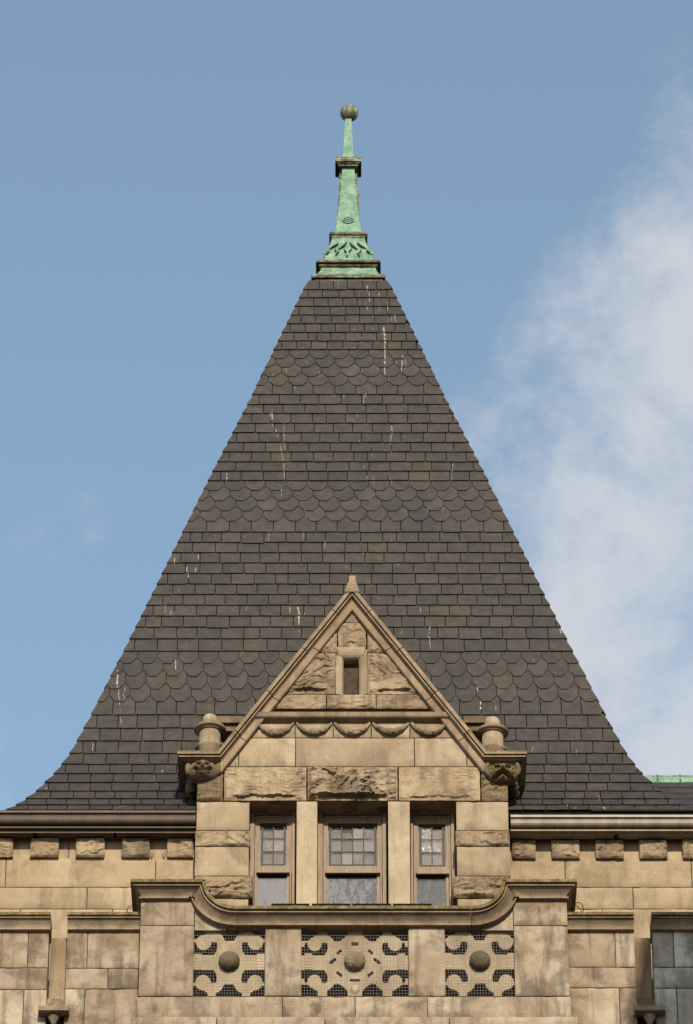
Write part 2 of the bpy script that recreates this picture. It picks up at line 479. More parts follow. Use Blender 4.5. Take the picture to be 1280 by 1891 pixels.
# ------------------------------------------------------------------ stone block helpers
def fbm(p, s, o=5): return noise.fractal(p*s, 1.0, 2.0, o, noise_basis='PERLIN_ORIGINAL')
def rock(p):
    """relief of a quarry-faced stone: broad swells broken by thin shelving fractures"""
    a = fbm(p, 2.4, 4)
    w_ = Vector((p.x*2.2, p.y, p.z*5.0))
    ledge = abs(noise.fractal(w_*1.5, .9, 2.1, 4, noise_basis='PERLIN_ORIGINAL'))
    q = p.z*7.5 + 2.6*fbm(Vector((p.x*.9, p.y, p.z*1.3)), 1.6, 4)
    saw = q - math.floor(q)                       # shelves with a sharp lower lip
    k = max(0, min(1, .5+1.6*fbm(p, 3.1, 3)))
    return .50 + .42*a - .55*ledge + .42*(1-saw)*k + .16*fbm(p, 14, 4)
def block(parent, BL, BR, TR, TL, Y, depth=.25, mat=None, rough=0.0, name='stone_block', gap=.0058, cell=None, margin=.05, seed=None, wear=1.0, ledge=0.0):
    """a squared stone with corners (x, z) on the plane Y; rough = relief of a rock-faced stone in metres"""
    g = gap
    BL = (BL[0]+g, BL[1]+g); BR = (BR[0]-g, BR[1]+g); TR = (TR[0]-g, TR[1]-g); TL = (TL[0]+g, TL[1]-g)
    wd = max(BR[0]-BL[0], TR[0]-TL[0]); ht = max(TL[1]-BL[1], TR[1]-BR[1])
    cell = cell or (.017 if rough else .07)
    nx = max(4, int(wd/cell)); ny = max(4, int(ht/cell))
    us = [i/nx for i in range(nx+1)]; vs_ = [j/ny for j in range(ny+1)]
    if not rough:                                          # keep the arris crisp: put a row of vertices close to every edge
        eu, ev = min(.2, .010/wd), min(.2, .010/ht)
        us = [0, eu] + [i/(nx-1) for i in range(1, nx-1)] + [1-eu, 1]
        vs_ = [0, ev] + [j/(ny-1) for j in range(1, ny-1)] + [1-ev, 1]
    nu, nv = len(us), len(vs_)
    so_ = Vector((random.uniform(-50, 50), random.uniform(-50, 50), random.uniform(-50, 50)))
    P = []
    for v in vs_:
        for u in us:
            xl = BL[0]+(TL[0]-BL[0])*v; xr = BR[0]+(TR[0]-BR[0])*v
            zb = BL[1]+(BR[1]-BL[1])*u; zt = TL[1]+(TR[1]-TL[1])*u
            x = xl+(xr-xl)*u; z = zb+(zt-zb)*v
            de = min(u*(xr-xl), (1-u)*(xr-xl), v*(zt-zb), (1-v)*(zt-zb))
            p = Vector((x, 0, z)) + so_
            if rough:
                k = min(1, max(0, de/margin)); k = k*k*(3-2*k)
                d = rough*max(-.1, rock(p))*k
                if ledge:                                  # deep break along the bottom above a flat draft
                    zz = (z-zb)
                    jag = .055 + .03*fbm(Vector((x*3, 5, 0))+so_, 1.5, 4)
                    inx = min(1, max(0, (min(u, 1-u)*(xr-xl)-.10)/.08))
                    if zz < jag: d *= (1-inx)
                    else: d += ledge*inx*math.exp(-(zz-jag)/.05)
                y = Y - d - .004*fbm(p, 30, 2)*k
                if de <= 0: x += .005*fbm(p, 12, 3); z += .005*fbm(p+so_, 12, 3)
            else:
                rr = .007*wear
                k = max(0, 1 - de/.010)
                chip = max(0, fbm(p, 7, 4)-.32)*.045*wear*max(0, 1-de/.03)
                y = Y + rr*k + chip + .0035*fbm(p, 3.2, 3)
            P.append((x, y, z))
    F = [(j*nu+i, j*nu+i+1, (j+1)*nu+i+1, (j+1)*nu+i) for j in range(nv-1) for i in range(nu-1)]
    mb = MB(); mb.add(P, F, not rough)
    # sides and back
    ring = [i for i in range(nu)] + [j*nu+nu-1 for j in range(1, nv)] + [(nv-1)*nu+i for i in range(nu-2, -1, -1)] + [j*nu for j in range(nv-2, 0, -1)]
    n = len(ring)
    S = [P[i] for i in ring] + [(P[i][0], Y+depth, P[i][2]) for i in ring]
    mb.add(S, [((i+1) % n, i, n+i, n+(i+1) % n) for i in range(n)] + [tuple(range(2*n-1, n-1, -1))])
    return mb.build(name, mat or STONE, parent)
def rblock(parent, x0, x1, z0, z1, Y, **k):
    return block(parent, (x0,z0), (x1,z0), (x1,z1), (x0,z1), Y, **k)
def pblock(parent, px0, px1, py0, py1, Y, **k):
    """the same, its front edges measured in the photograph"""
    pm = (py0+py1)/2
    return rblock(parent, xa(px0,pm,Y), xa(px1,pm,Y), za(py1,Y), za(py0,Y), Y, **k)

Y_WALL, Y_D = 0.0, -0.40
Y_PIER, Y_LOW = -1.30, -1.00
SC = 1/140.0

# ------------------------------------------------------------------ ground
g = MB(); g.add([(-1500,-1500,0),(1500,-1500,0),(1500,1500,0),(-1500,1500,0)], [(0,1,2,3)])
go = g.build('ground', GROUNDM, None); go['kind'] = 'structure'

# ------------------------------------------------------------------ slate roof
XDL, XDR = xa(362.5,1500,Y_D), xa(939.5,1500,Y_D)
XR = xa(643, 1200, 1.5)
hip = [(517,70),(523,72.5),(648,132.5),(733,169),(866,243),(1000,308.5),(1041,329),(1103,358),(1161,388),(1205,410),(1269,444),(1298,459),
       (1322,471),(1346,484),(1372,498),(1395,511),(1416,527),(1433,541),(1448,557),(1466,575),(1478,592),(1491,613),(1499,630),(1506,646)]
def hip_solve(py, hw, Yc):
    wv = 3.0
    for _ in range(40):
        p = at(640-hw, py, Yc-wv)
        wv = -(p.x - at(640, py, Yc-wv).x)
    return wv, at(640, py, Yc-wv).z
Y_EAVE = -0.17
Yc = 4.0
for _ in range(30):
    Yc = Y_EAVE + hip_solve(1499, 630, Yc)[0]
PROF = [hip_solve(py, hw, Yc) for py, hw in hip]
# the straight part is smoothed to one even slope before the sprocketed eaves
i0, i1 = 1, 10
for i in range(i0, i1):
    f_ = (PROF[i][1]-PROF[i0][1])/(PROF[i1][1]-PROF[i0][1])
    target = PROF[i0][0]+(PROF[i1][0]-PROF[i0][0])*f_
    PROF[i] = (PROF[i][0]*.35+target*.65, PROF[i][1])
S = [0.0]
for a, b in zip(PROF, PROF[1:]): S.append(S[-1]+math.hypot(b[0]-a[0], b[1]-a[1]))
def prof(s):
    s = min(max(s, 0), S[-1])
    for i in range(len(S)-1):
        if s <= S[i+1]:
            t = (s-S[i])/(S[i+1]-S[i])
            return PROF[i][0]+(PROF[i+1][0]-PROF[i][0])*t, PROF[i][1]+(PROF[i+1][1]-PROF[i][1])*t
def prof_py(s):
    w_, h_ = prof(s)
    return pix((XR, Yc-w_, h_))[1]
def s_of_py(py):
    lo, hi = 0, S[-1]
    for _ in range(50):
        m = (lo+hi)/2
        if prof_py(m) < py: lo = m
        else: hi = m
    return (lo+hi)/2
rows = []   # (bottom py, kind, slate width in m)
for y in (537,552,568,584,600,616,632,648): rows.append((y,'rect',.236))
for y in (664.6,681,697.7,714.5): rows.append((y,'hex',.305))
for y in (731,749,766,784,801.5,819.5,837,855,872.5,890): rows.append((y,'rect',.312))
for y in (908.5,927,946,965): rows.append((y,'hex',.31))
for y in (985,1004,1023,1042,1061.5,1081,1100.5,1120,1140,1160.5,1182,1205): rows.append((y,'rect',.31))
for y in (1228,1251.5,1275,1298.5): rows.append((y,'hex',.29))
for y in (1322.5,1347,1371,1394,1414,1431.5,1448,1464,1478,1489.5,1499): rows.append((y,'rect',.295))
SB = [s_of_py(r[0]) for r in rows]
TH = .0118
TILT = 1.9*TH
def slate_len(i):
    e = SB[i] - (SB[i-1] if i else s_of_py(521))
    return e*(1.62 if i and rows[i-1][1] == 'hex' else 1.12)
def clip(poly, f):
    out = []
    for i in range(len(poly)):
        a, b = poly[i], poly[(i+1) % len(poly)]
        fa, fb = f(a), f(b)
        if fa >= 0: out.append(a)
        if (fa >= 0) != (fb >= 0):
            t = fa/(fa-fb); out.append((a[0]+(b[0]-a[0])*t, a[1]+(b[1]-a[1])*t))
    return out
def make_slates(rot, rnd):
    """every slate of one face: (outer verts, inner verts, pixel centre, pixel area)"""
    res = []
    ca, sa = ((1,0),(0,1),(-1,0),(0,-1))[rot]
    def world(x, wv, h):     # x along the face, wv outward from the axis
        lx, ly = x, -wv
        return Vector((XR + lx*ca - ly*sa, Yc + lx*sa + ly*ca, h))
    for i, (py, kind, sw) in enumerate(rows):
        sb = SB[i]
        e = sb - (SB[i-1] if i else s_of_py(521))
        Lg = slate_len(i)
        if sb - Lg < 0: Lg = sb
        (wb, hb), (wt, ht) = prof(sb), prof(sb-Lg)
        d = math.hypot(wb-wt, hb-ht)
        uw, uh = (wt-wb)/d, (ht-hb)/d
        nw, nh = uh, -uw
        Lg = d
        tilt = TILT
        x = -wb - sw*(0.5 if i % 2 else 0.02) - rnd.uniform(0,.03)
        while x < wb:
            ww = sw*(1 + (rnd.uniform(-.10,.10) if kind == 'rect' else rnd.uniform(-.01,.01)))
            if kind == 'rect' and rnd.random() < .05: ww *= rnd.choice((.6,.72,1.2))
            gp = .0062 if kind == 'rect' else .0045
            x0, x1 = x+gp, x+ww-gp
            x += ww
            if x1 < -wb-.02 or x0 > wb+.02: continue
            jb = rnd.uniform(-.004,.004); sk = rnd.uniform(-.004,.004)
            if rnd.random() < .02: jb -= rnd.uniform(.006,.018); sk += rnd.uniform(-.01,.01)
            if kind == 'hex':
                a = (x1-x0)*rnd.uniform(.28,.33); c = e*rnd.uniform(.49,.55)
                poly = [(x0,c),(x0+a*.5,c*.47),(x0+a,jb),(x1-a,jb+sk),(x1-a*.5,c*.47),(x1,c),(x1,Lg),(x0,Lg)]
            else:
                poly = [(x0,jb),(x0+(x1-x0)*.33,jb+sk*.4+rnd.uniform(-.002,.002)),(x0+(x1-x0)*.66,jb+sk*.7+rnd.uniform(-.002,.002)),(x1,jb+sk),(x1,Lg),(x0,Lg)]
                r_ = rnd.random()
                if r_ < .11:      # broken corner
                    q = rnd.uniform(.012,.045); q2 = rnd.uniform(.01,.03)
                    poly = [(x0,jb+q2),(x0+q,jb)]+poly[1:] if rnd.random() < .5 else poly[:3]+[(x1-q,jb),(x1,jb+q2)]+poly[4:]
            fw = lambda p: wb + p[1]*uw
            poly = clip(poly, lambda p: p[0]+fw(p))
            if len(poly) > 2: poly = clip(poly, lambda p: fw(p)-p[0])
            if len(poly) < 3: continue
            ar = abs(sum(poly[k][0]*poly[(k+1)%len(poly)][1]-poly[(k+1)%len(poly)][0]*poly[k][1] for k in range(len(poly))))/2
            if ar < .0012: continue
            tw = rnd.uniform(-.0022,.0022); lift = abs(rnd.gauss(0,.0016))
            cx = sum(p[0] for p in poly)/len(poly)
            outer, inner = [], []
            for (qx, a) in poly:
                o = tilt*(1-a/Lg) + lift*(1-a/Lg) + tw*(qx-cx)/.15*(1-a/Lg)
                for lst, off in ((outer, o+TH), (inner, o)):
                    sg = 1 if qx > 0 else -1
                    hipx = abs(abs(qx)-fw((qx,a))) < 1e-6
                    wv = wb + uw*a + nw*off; h = hb + uh*a + nh*off
                    lst.append(world(sg*wv if hipx else qx, wv, h))
            if rot == 0 and py > 1420 and XDL+.15 < XR+cx < XDR-.15: continue
            vx0 = max(x0,-wb); vx1 = min(x1,wb)
            wm, hm = prof(sb-e*.5)
            pc = pix(world((vx0+vx1)/2, wm, hm))
            res.append((outer, inner, pc, (vx1-vx0)*130*(py-(rows[i-1][0] if i else 521)), rnd.random()))
    return res
def hidden(pc):
    x, y = pc
    if y > 1383 and 330 < x < 972: return True
    if y > 1312 and (362 < x < 416 or 880 < x < 938): return True
    return abs(x-650.5) < (y-1075)*.80
def add_slate(mb, s):
    o, i, _, _, tint = s
    n = len(o)
    mb.add(o+i, [tuple(range(n)), tuple(range(2*n-1,n-1,-1))] + [((k+1)%n, k, n+k, n+(k+1)%n) for k in range(n)], False, tint)

roof = thing('slate_roof', 'steep pyramid roof of dark grey slates with three bands of scalloped slates under the green finial', 'roof', (XR, Yc, PROF[-1][1]))
rnd = random.Random(5)
front = make_slates(0, rnd)
vis = [k for k in range(len(front)) if not hidden(front[k][2])]
vis.sort(key=lambda k: -front[k][3])
single = set(vis[:295])
bulk = MB()
for k, s in enumerate(front):
    if k in single:
        m_ = MB(); add_slate(m_, s); m_.build('slate', SLATE, roof)
    else: add_slate(bulk, s)
for r_ in (1,2,3):
    for s in make_slates(r_, rnd): add_slate(bulk, s)
bulk.build('slates', SLATE, roof, kind='stuff')
dk = MB(); vv, ff = [], []
for wv, h in PROF:
    wv -= .012
    vv += [(XR-wv,Yc-wv,h),(XR+wv,Yc-wv,h),(XR+wv,Yc+wv,h),(XR-wv,Yc+wv,h)]
for j in range(len(PROF)-1):
    low = pix((XR, Yc-PROF[j][0], PROF[j][1]))[1] > 1390
    for k in range(4):
        if not (k == 0 and low): ff.append((4*j+k, 4*j+4+k, 4*j+4+(k+1)%4, 4*j+(k+1)%4))
    if low:                       # the deck stops either side of the dormer
        (w0, h0), (w1, h1) = PROF[j], PROF[j+1]
        w0 -= .012; w1 -= .012
        for sg, xd in ((-1, XDL+.08), (1, XDR-.08)):
            q = [(XR+sg*w0,Yc-w0,h0),(XR+sg*w1,Yc-w1,h1),(xd,Yc-w1,h1),(xd,Yc-w0,h0)]
            dk.add(q if sg < 0 else q[::-1], [(0,1,2,3)])
dk.add(vv, ff); dk.build('roof_deck', DECK, roof)
# bird lime: thin crusts lying on the slates, each following the step of every course
def outer_off(s):
    for i, sb in enumerate(SB):
        if s <= sb + 1e-6:
            e = sb - (SB[i-1] if i else 0)
            return TH + TILT*(1 - (sb-s)/slate_len(i)) + .0025
    return TH+TILT
lime = MB()
def streak(px, py0, py1, wpx, wob=2.0, drift=0.0, seed=0):
    r = random.Random(seed)
    n = max(3, int((py1-py0)/3.0))
    ph = r.uniform(0,6)
    L_, R_ = [], []
    for k in range(n+1):
        py = py0+(py1-py0)*k/n
        s = s_of_py(py); wv, h = prof(s)
        w2, h2 = prof(s+.02)
        dl = math.hypot(w2-wv, h2-h) or 1
        nw, nh = -(h2-h)/dl, (w2-wv)/dl
        o = outer_off(s)
        f_ = k/n
        cxp = px + drift*f_ + wob*.45*math.sin(ph+f_*5) + r.uniform(-.7,.7)
        hw = wpx*.32*(r.uniform(.35,1.0) if 0 < k < n else .15)*(1.15-.5*f_)
        Yp = Yc-wv-nw*o
        c = xa(cxp, py, Yp); q = hw/130
        L_.append(Vector((c-q, Yp, h+nh*o))); R_.append(Vector((c+q, Yp, h+nh*o)))
    vv = L_+R_; m = len(L_)
    lime.add(vv, [(k, m+k, m+k+1, k+1) for k in range(m-1) if r.random() > .22 or m < 5])
for i, a in enumerate([(709,605,648,7,1.5,2),(710,648,697,6,1.5,2),(708,612,660,3,1,4),(744,658,692,3.5,1,-3),(749,664,686,2,.5,1),(678,529,548,3,1,1),(683,540,560,3,1,-1),(716,560,600,3,1,2),
    (625,521,536,2.5,.5,0),(729,577,602,3,1,2),(700,540,575,2,1,1),(676,556,572,2,.6,0),(503,758,784,4.5,1,0),(497,764,800,2,1,12),(508,795,820,2,1,9),(516,820,858,2,1,8),(524,856,890,2.4,1,2),(524,778,835,1.8,1,2),
    (722,778,838,2.5,1.5,1),(725,790,806,3,.5,0),(419,876,893,4,.6,-1),(836,858,892,2.6,1,-2),(551,1122,1160,7,1,1),(564,1124,1140,3.5,.6,-1),(536,1122,1138,2.5,.5,0),(793,1157,1203,3,2,2),(777,1124,1138,2.5,.6,0),(741,1163,1178,2.5,.5,1),
    (216,1240,1276,7,2,2),(219,1275,1320,3,1,3),(226,1278,1296,2.4,.5,4),(230,1272,1290,2,.5,2),(222,1320,1343,2.4,.5,2),(324,1220,1240,4,.6,0),(322,1030,1045,4,.6,0),(345,1048,1062,3,.5,0),(361,1050,1062,3,.5,0),(366,1024,1038,3.5,.5,0),
    (306,1120,1136,3,.5,-2),(316,1130,1140,3,.5,0),(330,1085,1097,3,.5,0),(348,1060,1075,3,.5,0),(564,945,962,3,.6,1),(672,730,760,2,.5,0),(640,1040,1062,2,.5,1),(888,1298,1316,8,1,1),(916,1303,1316,3,.4,0),(881,1272,1280,7,.5,2),(735,1040,1060,2,.5,0),
    (172,1374,1390,3,.8,-1),(300,1420,1432,5,.6,0),(86,1457,1464,4,.3,0),(283,1432,1448,2.4,.5,4),(1116,1491,1500,8,.5,0),(1106,1472,1482,4,.5,0),(1062,1490,1498,4,.5,0),(1048,1488,1496,4,.5,0),(1033,1160,1174,5,.5,3),(520,905,920,2,.4,0),(496,985,1003,1.8,.4,0),
    (690,880,898,1.8,.3,0),(560,985,1002,1.6,.3,0),(600,1000,1020,1.6,.3,0),(985,1380,1392,2.4,.5,-1),(820,1070,1082,2,.3,0),(455,1120,1132,2,.3,0)]):
    streak(*a, seed=i)
rs = random.Random(3)
for i in range(150):
    py = rs.uniform(540,1490)
    hw = 72+(py-523)*.495
    px = 643+rs.uniform(-.94,.94)*hw
    if rs.random() < .35: px = 705+rs.gauss(0,30); py = rs.uniform(530,1000)
    hw = 72+(py-523)*.495
    if hidden((px,py)) or abs(px-643) > hw*.93: continue
    ln = rs.choice((2,3,4,6,9))
    streak(px, py, py+ln, rs.uniform(1.0,2.2), .2, rs.uniform(-1,1), 100+i)
lime.build('bird_lime', LIME, roof, kind='stuff')

# ------------------------------------------------------------------ copper finial
XF = xa(643.3, 400, Yc)
def fz(py, hpx): return za(py, Yc - hpx/124.0)
def fh(hpx): return hpx/124.0
fin = thing('copper_finial', 'green verdigris copper finial with a tall tapering shaft and a ball at its tip', 'finial', (XF, Yc, fz(521,67)))
def loft(name, secs, tint=0.2, parent=fin):
    mb = MB(); mb.sq_loft((XF,Yc), [(fh(h), fz(py,h)) for h, py in secs])
    mb.at = [tint]*len(mb.v)
    return mb.build(name, COPPER, parent)
loft('base_moulding', [(64,526),(67,521),(67,515.5),(63,514.5),(63,513.5),(70,513.2),(72,512),(73,509),(72,507),(66,506)], .9)
loft('base_cavetto', [(64,507),(59,504),(55.5,500),(53.5,495),(53,493)], .35)
loft('middle_moulding', [(53,495),(58,490),(58,486.5),(56,486),(56,485),(61,484.6),(63,487-3),(64,482.5),(62,480.5),(56,479.5)], 1.0)
col_ = loft('leaf_collar', [(48,481),(46,475),(41,462),(36.5,452),(33.5,444),(32.5,440)], .25)
loft('collar_moulding', [(32,441),(34,437.5),(34,434.6),(33,434),(33,433.2),(36.5,432.8),(38,430.5),(37.5,428.3),(33,427.5)], .75)
sh = loft('shaft', [(25.8,428.5),(23.5,415),(21.2,400),(18.6,382),(16.4,362),(14.4,340),(12.9,322),(12.2,306)], .05)
fn = MB()
for ax in (0,1):      # the flared ribs that stiffen the shaft on its other sides
    for sg in (-1,1):
        pr = [(25,428),(24,410),(21.5,385),(19.2,358),(18,330),(17.5,300)]
        P = []
        for t in (-.035,.035):
            for h, py in pr:
                q = fh(h)*sg
                P.append((XF+q, Yc+t, fz(py,2)) if ax == 0 else (XF+t, Yc+abs(q), fz(py,2)))
            P.append((XF, Yc+t, fz(300,2)) if ax == 0 else (XF+t, Yc, fz(300,2)))
            P.append((XF, Yc+t, fz(428,2)) if ax == 0 else (XF+t, Yc, fz(428,2)))
        n = 8
        fn.add(P, [tuple(range(n)), tuple(range(2*n-1,n-1,-1))]+[((i+1)%n, i, n+i, n+(i+1)%n) for i in range(n)])
fn.at = [.8]*len(fn.v); fn.build('shaft_rib', COPPER, fin)
loft('capital', [(13,309),(15.5,307),(19.6,306),(19.6,303),(18.6,302.6),(18.6,301.6),(22.5,301.2),(22.5,299),(21.5,298.6),(21.5,297.8),(26,297.3),(26.4,293),(26.4,289),(24,288.2)], .8)
loft('upper_spike', [(12.5,288.6),(11,286.5),(9.9,283.5),(8.8,265),(7.6,240),(6.4,219)], .05)
bm_ = MB()
zb = za(209, Yc)
bm_.ball((XF+.015, Yc, zb), 18.0/124, 64, 22, (1,1,1), lambda d: .0045*abs(math.sin(7*math.atan2(d.y,d.x)))**.5*math.hypot(d.x,d.y))
bl = bm_.build('ball_tip', BALLM, fin)
tp = MB()
for dx in (-.012,.006,.018): tp.tube([(XF+.015+dx,Yc,zb+.14),(XF+.015+dx*1.6,Yc,zb+.172)], .006, 5)
tp.build('tip_spur', IRON, bl)
# rosette on the shaft
rz = fz(407,22); ry = Yc-fh(22.3)
ro = MB()
def face_pt(x, z, off=0.0):
    """a point on the front face of the flared shaft"""
    tab = [(25.8,428.5),(23.5,415),(21.2,400),(18.6,382)]
    zs = [(fz(py,h), fh(h)) for h, py in tab]
    for (z0,h0),(z1,h1) in zip(zs, zs[1:]):
        if z <= z1 or (z1,h1) == zs[-1]:
            h = h0+(h1-h0)*(z-z0)/(z1-z0); break
    return Vector((x, Yc-h-off, z))
ring = [face_pt(XF+.085*math.cos(a), rz+.062*math.sin(a), .012) for a in [2*math.pi*k/22 for k in range(23)]]
ro.tube(ring, .014, 6)
for k in range(6):
    a = 2*math.pi*k/6
    c = face_pt(XF+.045*math.cos(a), rz+.033*math.sin(a), .012)
    ro.ball(c, .022, 10, 6, (1.1,.7,.8))
ro.ball(face_pt(XF, rz, .015), .016, 8, 6)
ro.at = [.1]*len(ro.v); ro.build('rosette', COPPER, sh)
# leaves round the collar
ctab = [(48,481),(46,475),(41,462),(36.5,452),(33.5,444),(32.5,440)]
cz = [(fz(py,h), fh(h)) for h, py in ctab]
def collar_h(z):
    for (z0,h0),(z1,h1) in zip(cz, cz[1:]):
        if z <= z1 or (z1,h1) == cz[-1]: return h0+(h1-h0)*(z-z0)/(z1-z0)
def collar_pt(px, py, rot, off=0.0):
    """a point of the collar's surface, px right of its middle, on the face turned by rot quarter turns"""
    z = fz(py, 40); h = collar_h(min(z, cz[-1][0])) + off
    x = px/124.0
    ca_, sa_ = ((1,0),(0,1),(-1,0),(0,-1))[rot]
    return Vector((XF + x*ca_ + h*sa_, Yc + x*sa_ - h*ca_, z))
def leaf_lip(path, wid, rot, side=1):
    """one curling leaf: its upper edge grows from the collar, its free lower edge stands off it"""
    mb = MB(); n = len(path); V = []
    for i, (x, y) in enumerate(path):
        a, b = path[max(i-1,0)], path[min(i+1,n-1)]
        dx, dy = b[0]-a[0], b[1]-a[1]; l_ = math.hypot(dx, dy) or 1
        nx, ny = -dy/l_, dx/l_                       # across the leaf
        if ny < 0: nx, ny = -nx, -ny                 # towards the lower side
        t = i/(n-1); w_ = wid*(.25+.75*math.sin(math.pi*(.12+.80*t)))
        o = .062*(.25+.75*math.sin(math.pi*min(1,.15+.75*t)))
        up = (x-nx*w_*1.5, y-ny*w_*1.5); lo = (x+nx*w_*.25, y+ny*w_*.25)
        V += [collar_pt(*up, rot, .002), collar_pt(x, y, rot, o*.8), collar_pt(*lo, rot, o), collar_pt(*lo, rot, o-.014), collar_pt(x-nx*w_*.6, y-ny*w_*.6, rot, -.006)]
    F = [(i*5+k, i*5+(k+1)%5, i*5+5+(k+1)%5, i*5+5+k) for i in range(n-1) for k in range(5)]
    F += [(0,1,2,3,4), tuple((n-1)*5+k for k in (4,3,2,1,0))]
    mb.add(V, F, False, .3)
    return mb
SC_ = [[(400,330),(396,356),(345,398),(290,430),(243,468)], [(520,318),(538,350),(512,390),(460,430),(403,470)], [(632,335),(616,358),(650,400),(700,440),(747,470)], [(756,328),(754,360),(800,400),(850,428),(896,452)],
       [(335,462),(345,495),(362,525)], [(412,522),(372,572),(350,608)], [(503,470),(520,510),(548,532)], [(642,468),(612,505),(588,534)], [(542,580),(552,615),(562,634)], [(740,545),(765,590),(782,625)], [(815,480),(798,515),(782,545)], [(234,528),(200,560),(162,576)], [(900,490),(935,530),(985,560)]]
for rot in range(4):
    for path in SC_:
        P = []
        for (ax_, ay_), (bx_, by_) in zip(path, path[1:]):
            for q in range(3): P.append((ax_+(bx_-ax_)*q/3, ay_+(by_-ay_)*q/3))
        P.append(path[-1])
        P = [((x/9.143+580-643.3), (y/9.143+410)) for x, y in P]
        leaf_lip(P, 3.6 if len(path) > 3 else 2.6, rot).build('leaf', COPPER, fin)
for sg in (-1,1):     # corner leaves, whose tips stand out over the moulding
    mb = MB(); P = []
    for py, h, hw in ((449,35.5,3.5),(458,40,6),(466,45,6.5),(472,49.5,4),(476,52.5,1)):
        z = fz(py,40); q = fh(h)
        P += [(XF+sg*(q-.0), Yc-q-.0, z), (XF+sg*(q-hw/124*1.2), Yc-q+.01, z-.01), (XF+sg*(q-.01), Yc-q+hw/124*1.2, z-.01)]
    F = []
    for j in range(4):
        for a, b in ((0,1),(1,2),(2,0)):
            f4 = (3*j+a, 3*j+b, 3*j+3+b, 3*j+3+a); F.append(f4 if sg < 0 else tuple(reversed(f4)))
    mb.add(P, F+[(0,1,2),(14,13,12)], False); mb.at = [.5]*len(mb.v)
    mb.build('leaf', COPPER, fin)
wd = MB()
zw = fz(357,19)
for k in range(9):
    a = random.uniform(-.5,1.2)
    p0 = Vector((XF+fh(18.2), Yc-.02, zw+random.uniform(-.05,.02)))
    wd.tube([p0, p0+Vector((.02*math.cos(a),-.01,.05)), p0+Vector((.045*math.cos(a),-.02,.075+.03*a))], .004, 4)
tag(wd.build('weed', WEEDM, None, origin=(XF+fh(18),Yc,zw)), 'tiny dry weed tuft growing from the right side of the green finial shaft', 'weed')

# ------------------------------------------------------------------ tower wall under the eaves
zg0 = za(1500, Y_WALL)
wall = thing('tower_wall', 'buff sandstone wall of the tower with a row of rock-faced corbel blocks under the eaves', 'wall', (0, 2, 0))
XL_W = xa(-70,1560,0); XR_W = xa(1390,1560,0)
z1583, z1638, z1680 = za(1584,0), za(1638.5,0), za(1678.5,0)
z1740, z1548 = za(1752,0), za(1546,0)
zco = za(1500,0)-.05
core = MB(); core.box(XL_W, XDL+.12, Y_WALL+.08, 1.3, za(1960,0), zco); core.box(XDR-.12, XR_W+2.5, Y_WALL+.08, 1.3, za(1960,0), zco); core.box(XL_W, XR_W+2.5, 1.302, Yc*2-.3, za(1960,0), zco)
core.box(XDL+.121, XDR-.121, Y_WALL+.08, 1.301, za(1960,0), za(1800,0)); core.build('wall_core', MORTAR, wall, kind='stuff')
def wrow(ra, z0, z1, xs, mat=STONE_W):
    for a, b in zip(xs, xs[1:]): rblock(wall, a, b, z0, z1, Y_WALL+ra, depth=.2, mat=mat, gap=.0052)
xL = lambda px: xa(px,1620,0)
wrow(0, z1638, z1583, [XL_W, xL(10), xL(287), xL(362)]); wrow(0, z1638, z1583, [xL(938), xL(1044), xL(1278), xL(1395)])
wrow(0, z1680, z1638, [XL_W, xL(162), xL(300), xL(370)]); wrow(0, z1680, z1638, [xL(930), xL(1060), xL(1168), xL(1395)])
wrow(0, z1740, z1680, [XL_W, xL(40), xL(210), xL(370)]); wrow(0, z1740, z1680, [xL(930), xL(1110), xL(1300), xL(1395)])
wrow(0, z1740-.5, z1740, [XL_W, xL(80), xL(250), xL(370)]); wrow(0, z1740-.5, z1740, [xL(930), xL(1070), xL(1250), xL(1395)])
# bed course behind the corbels
wrow(.04, z1583-.05, z1548+.14, [XL_W, xL(125), xL(362)]); wrow(.04, z1583-.05, z1548+.14, [xL(938), xL(1140), xL(1395)])
Y_MOD = -0.05
for p0, p1 in ((-60,-6-24),(-28,25),(55.5,109.5),(139.5,194),(224,277.5),(308,358)):
    pblock(wall, p0, p1, 1546.5, 1583, Y_MOD, depth=.20, mat=STONE_R, rough=.05, margin=.025, cell=.016, name='corbel_block')
for p0, p1 in ((945,990),(1018,1071.5),(1099,1152.5),(1180.5,1233.5),(1260,1314)):
    pblock(wall, p0, p1, 1550, 1585, Y_MOD, depth=.20, mat=STONE_R, rough=.05, margin=.025, cell=.016, name='corbel_block')
zsof = za(1546.5, Y_MOD)
sf = MB(); sf.box(XL_W, XDL-.005, -.17, .05, zsof+.004, zsof+.06); sf.box(XDR+.005, XR_W+1, -.17, .05, zsof-.016, zsof+.06); sf.build('eaves_board', simple_mat('eaves_timber', (.07,.055,.04), .85), wall)
for px, py in ((280,1579),(302.5,1579)):
    c = at(px, py, -.03); mb = MB()
    mb.tube([c+Vector((.022*math.cos(a),0,.022*math.sin(a))) for a in [2*math.pi*k/12 for k in range(13)]], .007, 6)
    mb.tube([c+Vector((0,.0,-.02)), c+Vector((.0,.03,-.05))], .008, 6)
    mb.build('iron_ring', RUST, wall)
# the lower body of the tower, below the picture
lb = MB(); lb.box(XL_W-.3, XR_W+2.7, Y_LOW+.03, Yc*2-.2, 0, za(1960,Y_LOW)-.31); lb.build('tower_base', STONE_W, wall)

